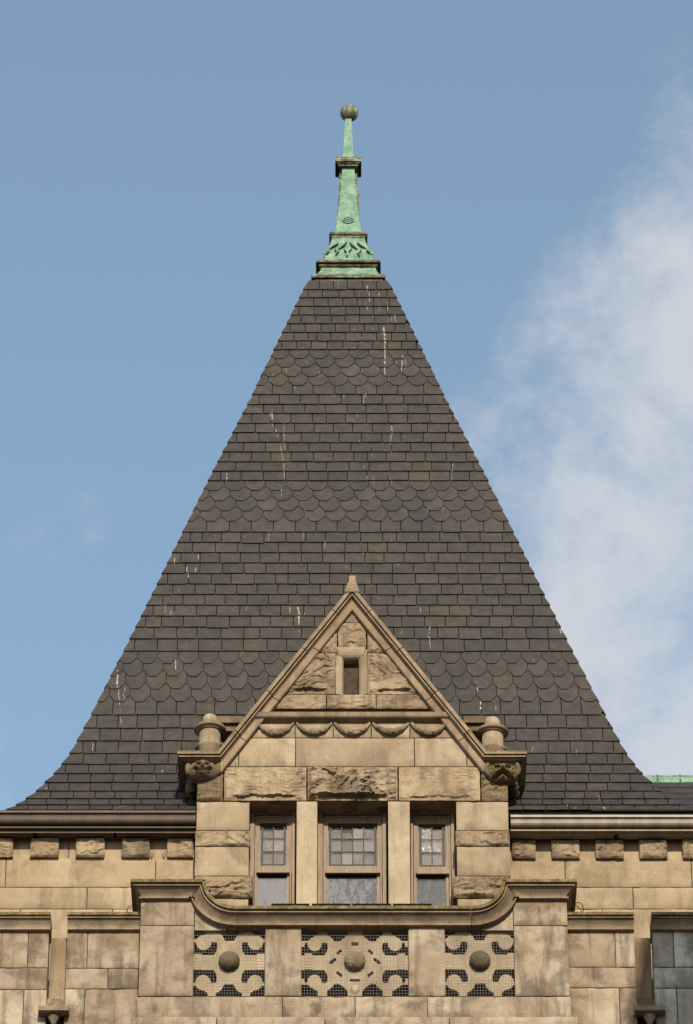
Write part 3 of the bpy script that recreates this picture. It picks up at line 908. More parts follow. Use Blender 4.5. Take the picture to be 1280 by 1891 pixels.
# ------------------------------------------------------------------ gutters
def gutter(name, label, x0, x1, mat, py_rim, py_bot, Yg=-.30):
    zt = za(py_rim, Yg); zb_ = za(py_bot, Yg+.10)
    H = zt-zb_
    rim, bead = .045, .02
    pr = [(-.22,.02),(-.22,.0),(-.02,.0),(.012,.002),(.016,.010),(.016,.040),(.010,.046),(-.020,.048),(-.022,.058)]
    bz, bh = .058, H*.50
    for k in range(9):
        a = -math.pi/2+math.pi*k/8
        pr.append((-.022+ .050*math.cos(a)*(1 if a < 0 else 1.0) - .0, bz+bh*.5+bh*.5*math.sin(a)))
    e = bz+bh
    pr += [(-.07,e+.006),(-.075,e+.020),(-.045,e+.022),(-.042,e+.044),(-.06,e+.048),(-.10,e+.05),(-.10,H),(-.22,H)]
    st = [(Vector((x,Yg,zt)), Vector((0,-1,0)), Vector((0,0,-1))) for x in (x0,x1)]
    mb = MB(); mb.sweep(st, pr)
    t = thing(name, label, 'gutter', ((x0+x1)/2, Yg, zt-H))
    tr_ = mb.build('trough', mat, t)
    for k in range(1, 3):      # lapped joints
        j = MB()
        xx = x0+(x1-x0)*k/3
        j.sweep([(Vector((xx+d,Yg,zt)), Vector((0,-1,0)), Vector((0,0,-1))) for d in (-.02,.02)], [(a+.003 if a > -.15 else a, b) for a, b in pr])
        j.build('joint_strap', mat, t)
gutter('eaves_gutter', 'dark brown copper gutter running along the eaves left of the stone dormer', XL_W-.1, XDL-.012, GUT_L, 1497, 1538)
gutter('eaves_gutter', 'bright streaked brown copper gutter along the eaves right of the stone dormer', XDR+.028, XR_W+1.0, GUT_R, 1505, 1541)

# ------------------------------------------------------------------ lower roof with copper ridge beyond, right
zE = za(1500, -.20)
Yr = 1.30
zr0 = za(1457, Yr); zr1 = za(1433.5, Yr)
xr0, xr1 = xa(1120,1450,Yr), xa(1400,1450,Yr)+2
rr = thing('ridge_roof', 'low slate roof with a pale green copper ridge cap at the right edge', 'roof', ((xr0+xr1)/2, Yr, zE))
rp = MB(); rp.sweep([(Vector((x,Yr,zr1)), Vector((0,-1,0)), Vector((0,0,-1))) for x in (xr0,xr1)],
    [(-.12,.10),(-.11,.03),(-.07,.005),(0,-.0),(.05,.012),(.072,.035),(.075,.05),(.07,.058),(.085,.066),(.10,.16),(.112,.19),(.105,.20),(-.12,.20)])
rp.at = [.12]*len(rp.v); rc = rp.build('ridge_cap', COPPER, rr)
sm_ = MB()
for px in (1214,1256,1310):
    x = xa(px,1445,Yr)
    sm_.sweep([(Vector((x+d,Yr,zr1)), Vector((0,-1,0)), Vector((0,0,-1))) for d in (-.012,.012)], [(-.11,-.006),(0,-.006),(.057,.008),(.08,.034),(.083,.05),(.092,.064),(.107,.16),(.118,.19),(0,.19)])
sm_.at = [1.0]*len(sm_.v); sm_.build('ridge_seam', COPPER, rc)
e0, e1 = Vector((0,-.20,zE)), Vector((0,Yr-.10,zr0+.03))
dd = e1-e0; nrm = Vector((0,-dd.z,dd.y)).normalized()
nrow = 5
for i in range(nrow):
    a, b = e0+dd*(i/nrow), e0+dd*(min(1,(i+1.6)/nrow))
    x = xa(1090,1480,0) + (.16 if i % 2 else 0)
    while x < xr1:
        wv = .33*random.uniform(.9,1.1)
        mb = MB()
        q = [Vector((x+.003,0,0))+a+nrm*.016, Vector((x+wv-.003,0,0))+a+nrm*.016, Vector((x+wv-.003,0,0))+b, Vector((x+.003,0,0))+b]
        add_slate(mb, ([p+nrm*TH for p in q], q, None, 0, random.choice((.0,.05,.7,.3))))
        mb.build('slate', SLATE, rr)
        x += wv
bk = MB(); bk.add([(xr0,e0.y,e0.z),(xr1,e0.y,e0.z),(xr1,Yr,zr1-.05),(xr0,Yr,zr1-.05),(xr0,Yr+1.7,e0.z),(xr1,Yr+1.7,e0.z)], [(0,1,2,3),(3,2,5,4),(0,3,4),(1,5,2)])
bk.v = [p-Vector((0,0,.015)) for p in bk.v]; bk.build('roof_deck', DECK, rr)

# ------------------------------------------------------------------ stone dormer
CXD = xa(650.7, 1400, Y_D)
dor = thing('stone_dormer', 'sandstone gabled dormer with three mullioned windows and stone festoons in front of the slate roof', 'dormer', (CXD, Y_D, za(1690,Y_D)))
def X(px, py): return xa(px, py, Y_D)
def Z(py): return za(py, Y_D)
def mir(f):       # run for both sides
    for s in (-1, 1): f(s)
z1415, z1362, z1480 = Z(1415.5), Z(1362.5), Z(1479.5)
# body behind the facing stones
GY = Y_D-.16
zap, zft = za(1080, GY), za(1386, GY)
hwf = xa(899.5,1386,GY)-CXD            # half width at the foot of the rakes
al = math.atan2(zap-zft, hwf); ca, sa = math.cos(al), math.sin(al)
bd = MB()
bd.prism([(XDL+.03,z1480+.02),(XDR-.03,z1480+.02),(XDR-.03,zft-.1),(CXD,zap-.32),(XDL+.03,zft-.1)], Y_D+.20, Y_D+.45)
for x0, x1 in ((XDL+.03, XDL+.22), (XDR-.22, XDR-.03)): bd.box(x0, x1, Y_D+.20, 1.2, Z(1760), z1480+.02)
bd.box(XDL+.03, XDR-.03, 1.0, 1.2, Z(1760), z1480+.02)
bd.build('dormer_core', MORTAR, dor)
rf = MB()          # the dormer's own small roof, running back into the big one
for s in (-1,1):
    a = Vector((CXD+s*hwf*.98, Y_D+.1, zft-.06)); b = Vector((CXD, Y_D+.1, zap-.16))
    q = [a, b, b+Vector((0,2.6,0)), a+Vector((0,1.3,0))]
    if s > 0: q = q[::-1]
    dn = Vector((0,0,-.08)); n = 4
    rf.add(q+[p+dn for p in q], [(3,2,1,0),(4,5,6,7)]+[(i,(i+1)%4,4+(i+1)%4,4+i) for i in range(4)])
rf.build('dormer_roof', SLATE, dor)
# quoins and lintel courses
xq = {}
def quoin(px_in, y0, y1, s, rough=0, out=0.0, mat=None, px_o=None, **k):
    xi = X(px_in, 1560); xo = (XDL if s < 0 else XDR) + s*out
    a, b = (xo, xi) if s < 0 else (xi, xo)
    return rblock(dor, a, b, Z(y1), Z(y0), Y_D, depth=.34, rough=rough, mat=mat or (STONE_R if rough else STONE), **k)
for s, e in ((-1, 460.5), (1, 843)):
    quoin(e, 1480, 1533.5, s, out=.0)
    quoin(e + (-2 if s > 0 else 2), 1534, 1562.5, s, rough=.05, margin=.025, out=.012)
    quoin(e, 1563, 1617.5, s, out=.01)
    quoin(e + (8*(1 if s < 0 else -1)), 1618, 1658.5, s, rough=.085, margin=.03, out=.0)
    quoin(e, 1659, 1760, s, out=.0)
for p0, p1 in ((547,586.5),(716.5,758)):
    a, b = X(p0,1560), X(p1,1560)
    rblock(dor, a, b, Z(1760), z1480, Y_D, depth=.42, name='mullion', mat=STONE_S, wear=.5)
# rock-faced lintels
pblock(dor, 413.5, 566.5, 1416, 1479, Y_D, depth=.42, mat=STONE_R, rough=.036, ledge=.028, margin=.04)
pblock(dor, 567.5, 735, 1416, 1479, Y_D, depth=.42, mat=STONE_R, rough=.11, ledge=.07, margin=.05)
pblock(dor, 736, 887.5, 1416, 1479, Y_D, depth=.42, mat=STONE_R, rough=.026, ledge=.016, margin=.04)
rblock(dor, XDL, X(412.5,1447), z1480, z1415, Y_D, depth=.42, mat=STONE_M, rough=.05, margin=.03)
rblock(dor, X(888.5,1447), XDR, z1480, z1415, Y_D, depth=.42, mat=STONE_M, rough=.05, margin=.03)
# the rake's inner edge at the wall face, as x for a height
T_IN = .205                            # depth of the whole rake measured square to it
def rake_x(z, s, inset=0.0):
    # line through the foot at distance T_IN inside the outer edge
    x0, z0 = CXD+s*hwf, zft
    nx, nz_ = -s*sa, -ca              # inward normal
    px_, pz_ = x0+nx*(T_IN-.03+inset), z0+nz_*(T_IN-.03+inset)
    return px_ - s*(z-pz_)*ca/sa
# smooth course below the frieze
zA0, zA1 = z1415, z1362
xs = [X(441,1390), X(546,1390), X(765.5,1390), X(862,1390)]
block(dor, (X(406,1412),zA0), (xs[0],zA0), (xs[0],zA0+.30), (rake_x(zA0+.30,-1,-.04),zA0+.30), Y_D, mat=STONE)
rblock(dor, xs[0], xs[1], zA0, zA1, Y_D, mat=STONE)
rblock(dor, xs[1], xs[2], zA0, zA1, Y_D, mat=STONE_S)
rblock(dor, xs[2], xs[3], zA0, zA1, Y_D, mat=STONE)
block(dor, (xs[3],zA0), (X(894,1412),zA0), (rake_x(zA0+.30,1,-.04),zA0+.30), (xs[3],zA0+.30), Y_D, mat=STONE)
# frieze with festoons
zF1 = Z(1325)
fx = [X(p,1350) for p in (473,545,615.5,686,757,828)]
for k in range(5):
    a, b = fx[k], fx[k+1]
    bl_, br_ = (a, b)
    if k == 0: block(dor, (rake_x(zA1,-1)-.01,zA1), (b,zA1), (b,zF1), (rake_x(zF1,-1),zF1), Y_D, mat=STONE)
    elif k == 4: block(dor, (a,zA1), (rake_x(zA1,1)+.01,zA1), (rake_x(zF1,1),zF1), (a,zF1), Y_D, mat=STONE)
    else: rblock(dor, a, b, zA1, zF1, Y_D, mat=STONE)
    ztop, zlow = Z(1336.0)+.0, Z(1354.5)
    pts = []
    for i in range(25):
        t = i/24; u = 2*t-1
        pts.append(Vector((a+.02+(b-a-.04)*t, Y_D-.015-.03*(1-u*u), ztop-(ztop-zlow)*(1-u*u)**.85)))
    mb = MB(); fk = (1.0, .86, 1.1, .9, 1.05)[k]
    mb.tube(pts, lambda t: .016+.037*fk*math.sin(math.pi*t)**.8, 12)
    off = Vector((k*7.3, 1, 2))
    cs = [sum((mb.v[i*12+j] for j in range(12)), Vector())/12 for i in range(25)]
    for i in range(25):
        for j in range(12):
            v = mb.v[i*12+j]; d = v-cs[i]
            mb.v[i*12+j] = cs[i] + d*(1+.30*noise.noise(v*22+off)+.18*noise.noise(v*48+off))
    mb.sm = [False]*len(mb.sm)
    mb.build('festoon', STONE_F, dor)
# string course (its lower shadow falls on the frieze)
zs1 = za(1309, Y_D); 
def str_st(x0, x1): return [(Vector((x,Y_D,za(1314.5,Y_D-.11))), Vector((0,-1,0)), Vector((0,0,-1))) for x in (x0,x1)]
spr = [(-.02,-.055),(.0,-.055),(.105,-.004),(.11,.0),(.11,.070),(.100,.074),(.100,.082),(.06,.090),(.03,.104),(.02,.108),(-.02,.108)]
sc_ = [X(460,1318), X(643,1318), X(842,1318)]
for a, b in zip(sc_, sc_[1:]):
    mb = MB(); mb.sweep(str_st(a+.002, b-.002), spr); mb.build('string_course', STONE_C, dor)
# tympanum
def tz(py): return za(py, Y_D)
zt0, zt1, zt2, zt3 = tz(1309), tz(1282.5), tz(1206), tz(1150)
zt4 = tz(1118)
for a, b, l_, r_ in ((None,603,1,0),(603,695,0,0),(695,None,0,1)):
    xl0 = rake_x(zt0,-1,-.03) if a is None else X(a,1295); xl1 = rake_x(zt1,-1,-.03) if a is None else X(a,1295)
    xr0_ = rake_x(zt0,1,-.03) if b is None else X(b,1295); xr1_ = rake_x(zt1,1,-.03) if b is None else X(b,1295)
    block(dor, (xl0,zt0),(xr0_,zt0),(xr1_,zt1),(xl1,zt1), Y_D, mat=STONE_R, rough=.035, margin=.03)
sx0, sx1 = X(634.5,1250), X(662.5,1250)
jx0, jx1 = X(620.5,1250), X(679,1250)
block(dor, (rake_x(zt1,-1,-.03),zt1),(jx0,zt1),(jx0,zt2),(rake_x(zt2,-1,-.03),zt2), Y_D, mat=STONE_R, rough=.06, ledge=.035, margin=.04)
block(dor, (jx1,zt1),(rake_x(zt1,1,-.03),zt1),(rake_x(zt2,1,-.03),zt2),(jx1,zt2), Y_D, mat=STONE_R, rough=.06, ledge=.035, margin=.04)
block(dor, (rake_x(zt2,-1,-.03),zt2),(X(623,1180),zt2),(X(623,1180),zt3),(min(rake_x(zt3,-1,-.03),X(621,1180)),zt3), Y_D, mat=STONE_R, rough=.045, ledge=.03, margin=.03)
block(dor, (X(678,1180),zt2),(rake_x(zt2,1,-.03),zt2),(max(rake_x(zt3,1,-.03),X(680,1180)),zt3),(X(678,1180),zt3), Y_D, mat=STONE_R, rough=.045, ledge=.03, margin=.03)
rblock(dor, X(624,1180), X(677,1180), tz(1195), zt3, Y_D, mat=STONE_R, rough=.038, ledge=.025, margin=.03)
block(dor, (rake_x(zt3,-1,-.03),zt3),(rake_x(zt3,1,-.03),zt3),(CXD+.012,zt4),(CXD-.012,zt4), Y_D, mat=STONE_R, rough=.03, margin=.02)
# splayed surround of the slit
def quad_solid(name, pts, depth, mat):
    mb = MB(); n = len(pts)
    mb.add(pts+[Vector(p)+Vector((0,depth,0)) for p in pts], [tuple(range(n)), tuple(range(2*n-1,n-1,-1))]+[((i+1)%n, i, n+i, n+(i+1)%n) for i in range(n)])
    return mb.build(name, mat, dor)
rev = Y_D+.09
zh0, zh1 = tz(1195.5), tz(1209)
rblock(dor, jx0, X(630,1200), zh1-.05, zh0, Y_D+.035, mat=STONE, depth=.1); rblock(dor, X(669,1200), jx1, zh1-.05, zh0, Y_D+.035, mat=STONE, depth=.1)
for s, jx, sx in ((-1,jx0,sx0),(1,jx1,sx1)):
    mb = MB()
    P = []
    for k in range(6):      # rounded splay
        a = k/5*math.pi/2
        P.append((jx+(sx-jx)*math.sin(a), Y_D-.01+.10*(1-math.cos(a))))
    P += [(sx,Y_D+.42),(jx,Y_D+.42)]
    z0, z1 = zt1+.004, zh1-.03
    vv = [(x,y,z0) for x,y in P]+[(x,y,z1) for x,y in P]; n = len(P)
    ff = [(i,(i+1)%n,n+(i+1)%n,n+i) for i in range(n)]+[tuple(range(n-1,-1,-1)), tuple(range(n,2*n))]
    if s > 0: ff = [tuple(reversed(f)) for f in ff]
    mb.add(vv, ff); mb.build('slit_jamb', STONE, dor)
P = []
for k in range(7):
    a = k/6*math.pi/2
    P.append((Y_D-.012+.11*(1-math.cos(a)), (zh0-.0)+(zh1-.035-zh0)*math.sin(a)))
P += [(Y_D+.42, zh1-.035), (Y_D+.42, zh0)]
mb = MB(); n = len(P); vv = []
for x0_, x1_ in ((X(622,1200), sx0),(X(675.5,1200), sx1)):
    for k, (y, z) in enumerate(P):
        f_ = min(1, k/6)
        vv.append((x0_+(x1_-x0_)*f_*.55, y, z))
mb.add(vv, [(i,(i+1)%n,n+(i+1)%n,n+i)[::-1] for i in range(n)]+[tuple(range(n)), tuple(range(2*n-1,n-1,-1))])
mb.build('slit_lintel', STONE, dor)
mb = MB(); mb.box(sx0-.02, sx1+.02, Y_D+.30, Y_D+.42, zt1-.05, za(1243,Y_D+.30)); mb.build('slit_filling', SLITM, dor)
mb = MB(); mb.box(sx0-.1, sx1+.1, Y_D+.72, Y_D+.74, zt1-.3, zh1+.1); mb.build('slit_back', DARK, dor)  # near-black sheet paints the unlit depth of the slit
# rakes of the gable: upper moulding with kneelers, then the flat fascia below it
zkT = zft
xkL, xkR = xa(327.5,1386,GY)+.16, xa(973.5,1386,GY)-.16
nL, nR = Vector((sa,0,-ca)), Vector((-sa,0,-ca)); nH = Vector((0,0,-1))
def mit(a, b): return (a+b)/(1+a.dot(b))
O = Vector((0,-1,0))
foot_L, foot_R, apx = Vector((CXD-hwf,Y_D,zft)), Vector((CXD+hwf,Y_D,zft)), Vector((CXD,Y_D,zap+.0))
KD = 1.05
mould = [(-.06,.0),(.16,.0),(.16,.050),(.115,.054),(.115,.066),(.142,.070),(.142,.088),(.085,.096),(.085,.105),(-.06,.105)]
top_p = lambda f_, a, b: a+(b-a)*f_
def build_mould(name, st, prof_, mat): mb = MB(); mb.sweep(st, prof_, moss=.01 if name == 'kneeler_coping' else -1); return mb.build(name, mat, dor)
kl = [(Vector((xkL,Y_D+KD,zft)), Vector((-1,0,0)), nH), (Vector((xkL,Y_D,zft)), Vector((-1,-1,0)), nH), (foot_L, O, mit(nH,nL)), (top_p(.12,foot_L,apx), O, nL)]
build_mould('kneeler_coping', kl, mould, STONE_C)
kr = [(top_p(.12,foot_R,apx), O, nR), (foot_R, O, mit(nH,nR)), (Vector((xkR,Y_D,zft)), Vector((1,-1,0)), nH), (Vector((xkR,Y_D+KD,zft)), Vector((1,0,0)), nH)]
build_mould('kneeler_coping', kr, mould, STONE_C)
ts = [.124, .36, .62, .85]
for a, b in zip(ts, ts[1:]):
    build_mould('gable_coping', [(top_p(a,foot_L,apx),O,nL),(top_p(b-.004,foot_L,apx),O,nL)], mould, STONE_G)
    build_mould('gable_coping', [(top_p(b-.004,foot_R,apx),O,nR),(top_p(a,foot_R,apx),O,nR)], mould, STONE_G)
build_mould('gable_coping', [(top_p(.85,foot_L,apx),O,nL),(apx,O,mit(nL,nR)),(top_p(.85,foot_R,apx),O,nR)], mould, STONE_G)
fas = [(-.06,.105),(.070,.105),(.074,.12),(.078,T_IN-.012),(.066,T_IN),(-.06,T_IN)]
tf = [-.065, .12, .36, .66]
for a, b in zip(tf, tf[1:]):
    build_mould('gable_fascia', [(top_p(a,foot_L,apx),O,nL),(top_p(b-.004,foot_L,apx),O,nL)], fas, STONE_G)
    build_mould('gable_fascia', [(top_p(b-.004,foot_R,apx),O,nR),(top_p(a,foot_R,apx),O,nR)], fas, STONE_G)
build_mould('gable_fascia', [(top_p(.66,foot_L,apx),O,nL),(apx,O,mit(nL,nR)),(top_p(.66,foot_R,apx),O,nR)], fas, STONE_G)
# apex stone
za0, za1, za2 = za(1090,GY), za(1078,GY), za(1064,GY)
mb = MB(); hx = 6.3/138
mb.prism([(CXD-.105,za0-.03),(CXD+.105,za0-.03),(CXD+.066,za1),(CXD+hx,za1+.03),(CXD+hx,za2),(CXD-hx,za2),(CXD-hx,za1+.03),(CXD-.066,za1)], GY-.012, Y_D+.08)
mb.build('apex_stone', STONE_G, dor)
# kneeler body: hollow moulding tapering to the wall, over a carved head
for s in (-1,1):
    xk = xkL if s < 0 else xkR
    xin = X(404.5,1400) if s < 0 else X(896.5,1400)
    pr = [(-.06,.100),(.080,.100),(.080,.110)]
    for k in range(7):
        a = k/6*math.pi/2
        pr.append((.082-.085*math.sin(a)*1.0, 0.118+.115*(1-math.cos(a))))
    pr += [(-.06,.236)]
    st = [(Vector((xk,Y_D+KD,zft)), Vector((s,0,0)), nH), (Vector((xk,Y_D,zft)), Vector((s,-1,0)), nH), (Vector((xin,Y_D,zft)), O, nH)]
    if s > 0: st = st[::-1]
    mb = MB(); mb.sweep(st, pr)
    x0, x1 = sorted((xk-s*.02, xin))
    mb.box(x0, x1, Y_D+.02, Y_D+KD, zft-.236, zft-.03)
    mb.build('kneeler_bracket', STONE_M, dor)  # darkened mossy stone carries the shade of the returns
# grotesque heads
def head(s):
    zc = Z(1428.5 if s < 0 else 1433); xc = X(375,1428) if s < 0 else X(928,1433)
    hw, hh = .215, .150
    n = 46; P = []
    def gz(u, v, a, b, su, sv): return math.exp(-((u-a)/su)**2-((v-b)/sv)**2)
    def relief(u, v):
        r2 = u*u+v*v
        base = .17*math.sqrt(max(0, 1-r2*.92))
        au = abs(u)
        if s < 0:      # broad grinning mask
            d = .040*gz(au,v,.26,.42,.20,.12) - .042*gz(au,v,.28,.20,.13,.09) + .020*gz(au,v,.28,.19,.06,.045)
            d += .060*gz(u,v,0,.16,.09,.26) + .022*gz(au,v,.11,-.02,.07,.07)
            d += .046*gz(au,v,.46,-.05,.18,.16)
            my = -.36+.50*u*u
            if au < .58: d -= .062*math.exp(-((v-my)/.10)**2)*(1-(au/.62)**4)
            if au < .44: d += .038*math.exp(-((v-my-.045)/.045)**2)*(.75+.25*math.cos(u*46))
            d += .028*gz(u,v,0,-.66,.26,.12) + .024*math.exp(-((v-my+.19)/.06)**2)*(1 if au < .45 else 0)
            d += .030*gz(u,v,0,.66,.16,.14) + .016*math.sin(au*24+v*9)*gz(au,v,.35,.75,.5,.2)
        else:          # snouted beast with a drooping moustache
            d = .044*gz(au,v,.33,.36,.22,.11) - .045*gz(au,v,.30,.18,.13,.08) + .024*gz(au,v,.30,.17,.06,.04)
            d += .070*gz(u,v,0,.08,.15,.18) - .03*gz(au,v,.08,-.02,.045,.04)
            my = -.10-.75*au
            if au < .72: d += .050*math.exp(-((v-my)/.075)**2)
            d -= .065*math.exp(-((v-my+.22)/.13)**2)*(1 if au < .4 else .3)
            d += .036*gz(au,v,.52,-.25,.13,.12) + .016*math.sin(au*26-v*12)*gz(au,v,.5,.2,.4,.5)
            d += .03*gz(u,v,0,-.70,.10,.12)
        return base+d+.006*noise.noise(Vector((u*9,v*9,s*3)))
    F = []
    for j in range(n+1):
        for i in range(n+1):
            a, b = 2*i/n-1, 2*j/n-1
            u = a*math.sqrt(1-b*b/2); v = b*math.sqrt(1-a*a/2)
            P.append((xc+u*hw, Y_D-.005-relief(u,v)*1.15-.010*noise.noise(Vector((u*17,v*17,s*5)))*(1-u*u)*(1-v*v), zc+v*hh))
    F = [(j*(n+1)+i, j*(n+1)+i+1, (j+1)*(n+1)+i+1, (j+1)*(n+1)+i) for j in range(n) for i in range(n)]
    mb = MB(); mb.add(P, F, True)
    m = n+1
    ring = list(range(m))+[j*m+n for j in range(1,m)]+[n*m+i for i in range(n-1,-1,-1)]+[j*m for j in range(n-1,0,-1)]
    k = len(ring)
    mb.add([P[i] for i in ring]+[(P[i][0],Y_D+.05,P[i][2]) for i in ring], [((i+1)%k, i, k+i, k+(i+1)%k) for i in range(k)], True)
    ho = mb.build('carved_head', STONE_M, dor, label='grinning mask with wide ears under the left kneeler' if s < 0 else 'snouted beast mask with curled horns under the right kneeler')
    for t in (-1,1):   # ears / curled horns
        e = MB()
        if s < 0: e.ball((xc+t*hw*.95, Y_D-.055, zc+.035), .075, 16, 10, (.62,.75,1.25), lambda d: .012*noise.noise(d*5))
        else:
            pts = [Vector((xc+t*(hw*.86+.035*math.cos(q)), Y_D-.09-.02*math.sin(q), zc+.055+.065*math.sin(q))) for q in [-1.7+.42*i for i in range(9)]]
            e.tube(pts, lambda q: .042-.014*q, 10)
        e.build('ear' if s < 0 else 'horn', STONE_M, ho)
head(-1); head(1)
# carved drop on the cheek under the kneeler's return
for s in (-1,1):
    xk = XDL if s < 0 else XDR
    mb = MB(); rr_ = random.Random(4)
    for k in range(16):
        f_ = k/15
        c = (xk+s*(.105-.06*f_+rr_.uniform(-.02,.02)), Y_D+.28+.38*f_+rr_.uniform(-.05,.05), zft-.27-.26*f_*f_-rr_.uniform(0,.05))
        mb.ball(c, rr_.uniform(.05,.085)*(1.1-.45*f_), 10, 7, (1,1,1.1))
    for q_, v_ in enumerate(mb.v): mb.v[q_] = v_ + Vector((noise.noise(v_*14), noise.noise(v_*14+Vector((5,0,0))), noise.noise(v_*14+Vector((0,7,0)))))*.028
    mb.sm = [True]*len(mb.sm)
    mb.build('carved_drop', BOSS, dor)
# dwarf columns on the kneelers: two on each, one behind the other
for s, pxc, pyT in ((-1,387.6,1381),(1,909.8,1386)):
    for q, dy in ((0,.22),(1,.72)):
        Yp = Y_D+dy
        xc = xa(pxc,1355,Y_D+.22); zb0 = zft-.02
        sh_ = 1.0 if q == 0 else .97
        zfl = za(1334.5+(pyT-1381), Y_D+.22-.22)-.012
        r = .152
        mb = MB(); mb.lathe((xc,Yp), [(r,zb0),(r,zfl-.26),(r+.006,zfl-.255),(r+.006,zfl-.245),(r-.004,zfl-.24),(r-.004,zfl)], 32)
        c1 = MB(); c1.lathe((xc,Yp), [(r,zfl-.02),(r+.03,zfl-.01),(r+.03,zfl),(.205,zfl+.004),(.222,zfl+.016),(.224,zfl+.04),(.214,zfl+.055),(.16,zfl+.066),(.112,zfl+.07)], 36)
        c2 = MB(); c2.lathe((xc,Yp), [(.112,zfl+.066),(.110,zfl+.17),(.104,zfl+.215),(.088,zfl+.245),(.06,zfl+.265),(.02,zfl+.272)], 28)
        p = mb.build('dwarf_column', STONE, dor)
        c1.build('flange', STONE_C, p); c2.build('dome', STONE, p)
    a = at(405 if s < 0 else 870, 1332, Y_D+.5); b = at(437 if s < 0 else 898, 1332, Y_D+.5)
    x0, x1 = sorted((a.x, b.x))
    mb = MB(); mb.box(x0-.1, x1+.1, Y_D+.5, Y_D+.9, a.z-.02, a.z+.085); mb.box(x0-.1, x1+.1, Y_D+.56, Y_D+.9, a.z-.12, a.z-.02); mb.build('side_coping', STONE_M, dor)

# windows
def bars(mb, x0, x1, z0, z1, bl, br, bt, bb, y0, y1):
    if bl: mb.box(x0, x0+bl, y0, y1, z0, z1)
    if br: mb.box(x1-br, x1, y0, y1, z0, z1)
    if bt: mb.box(x0+bl, x1-br, y0+.002, y1, z1-bt, z1)
    if bb: mb.box(x0+bl, x1-br, y0+.002, y1, z0, z0+bb)
YW = Y_D+.33
Zw = lambda py, dy=0: za(py, YW+dy)
def window(o0, o1, cl, cr, us0, us1, gx0, gx1, ncol, dy_, label):
    """o: opening, us: upper sash, g: upper glass (pixels); cl, cr: casing widths in pixels"""
    k = 1/(FPX/ (CAM-Vector((0,YW,za(1560,YW)))).length)
    xp = lambda p: xa(p,1570,YW)
    zt, zb_ = Zw(1492), Zw(1760)
    fr = MB()
    x0, x1 = xp(o0), xp(o1)
    bars(fr, x0, x1, zb_, zt, cl*k, cr*k, .10, .08, YW, YW+.14)
    bars(fr, x0+cl*k+.009, x1-cr*k-.009, zb_+.08, zt-.112, 3.0*k, 3.0*k, .03, 0, YW+.026, YW+.14)
    wn = fr.build('window', WOOD, dor, label=label)
    u0, u1, q0, q1 = xp(us0), xp(us1), xp(gx0), xp(gx1)
    zu1, zu0 = zt-.13, Zw(1611+dy_, .035)
    qz1, qz0 = Zw(1521+dy_, .05), Zw(1599.5+dy_, .05)
    us = MB(); bars(us, u0+.004, u1-.004, zu0, zu1, q0-u0-.004, u1-q1-.004, zu1-qz1, qz0-zu0, YW+.036, YW+.085)
    us.build('upper_sash', WOOD, wn)
    # leaded light
    ld = MB(); lw = .016; yl = YW+.062
    bars(ld, q0+.012, q1-.012, qz0+.010, qz1-.012, lw, lw, lw, lw, yl-.006, yl+.006)
    a0, a1 = q0+.036, q1-.036; b0, b1 = qz0+.028, qz1-.03
    pw = (a1-a0)/ncol; ph = (b1-b0)/3
    for c in range(ncol+1): ld.box(a0+c*pw-lw/2, a0+c*pw+lw/2, yl-.007, yl+.007, b0, b1)
    for r in range(4): ld.box(a0, a1, yl-.0065, yl+.0065, b0+r*ph-lw/2, b0+r*ph+lw/2)
    for r in range(4):
        zz = b0+.03+r*(b1-b0-.06)/3
        for xx in ((q0+.013, a0), (a1, q1-.013)): ld.box(*xx, yl-.003, yl+.003, zz-.006, zz+.006)
    for c in range(ncol+1):
        xx = a0+.04+c*(a1-a0-.08)/ncol
        ld.box(xx-.006, xx+.006, yl-.003, yl+.003, qz0+.012, b0)
    ld.build('lead_bars', LEAD, wn)
    r_ = random.Random(int(o0))
    for c in range(ncol):
        for r in range(3):
            tx, tz_ = r_.uniform(-.005,.005), r_.uniform(-.005,.005)
            xx0, xx1 = a0+c*pw+lw/2-.002, a0+(c+1)*pw-lw/2+.002; zz0, zz1 = b0+r*ph+lw/2-.002, b0+(r+1)*ph-lw/2+.002
            mb = MB(); mb.add([(xx0,yl-tx-tz_,zz0),(xx1,yl+tx-tz_,zz0),(xx1,yl+tx+tz_,zz1),(xx0,yl-tx+tz_,zz1)], [(0,1,2,3)])
            mb.build('pane', GLASS, wn)
    for e0_, e1_ in ((q0, a0), (a1, q1)):      # narrow border glass beside the lights
        eg = MB(); eg.add([(e0_,yl+.001,qz0),(e1_,yl+.001,qz0),(e1_,yl+.001,qz1),(e0_,yl+.001,qz1)], [(0,1,2,3)])
        eg.build('border_glass', GLASS, wn)
    # lower sash, set further in
    ls = MB(); l0, l1 = x0+cl*k+.004, x1-cr*k-.004
    g0, g1 = xp(us0+6), xp(us1-10)
    bars(ls, l0, l1, zb_+.08, zu0+.06, g0-l0, l1-g1, .02, .05, YW+.100, YW+.138)
    ls.build('lower_sash', WOOD, wn)
    gp = MB(); gp.add([(g0-.01,YW+.12,zb_+.1),(g1+.01,YW+.12,zb_+.1),(g1+.01,YW+.12,zu0+.05),(g0-.01,YW+.12,zu0+.05)], [(0,1,2,3)]); gp.build('lower_pane', GLASS, wn)
    bb = MB(); bb.box(x0, x1, YW+.150, YW+.155, zb_, zu0+.03); bb.build('roller_blind', BLIND, wn)
    bb = MB(); bb.box(x0+.03, x1-.03, YW+.089, YW+.093, zu0+.072, zt); bb.build('net_curtain', CURTAIN, wn)
window(461.5, 545.5, 8, 6, 470.5, 540.5, 480, 529.5, 2, 0, 'narrow left window with two columns of leaded panes')
window(587, 714.0, 9, 7.5, 597, 706, 606, 697, 4, 0.5, 'wide middle window with four columns of leaded panes')
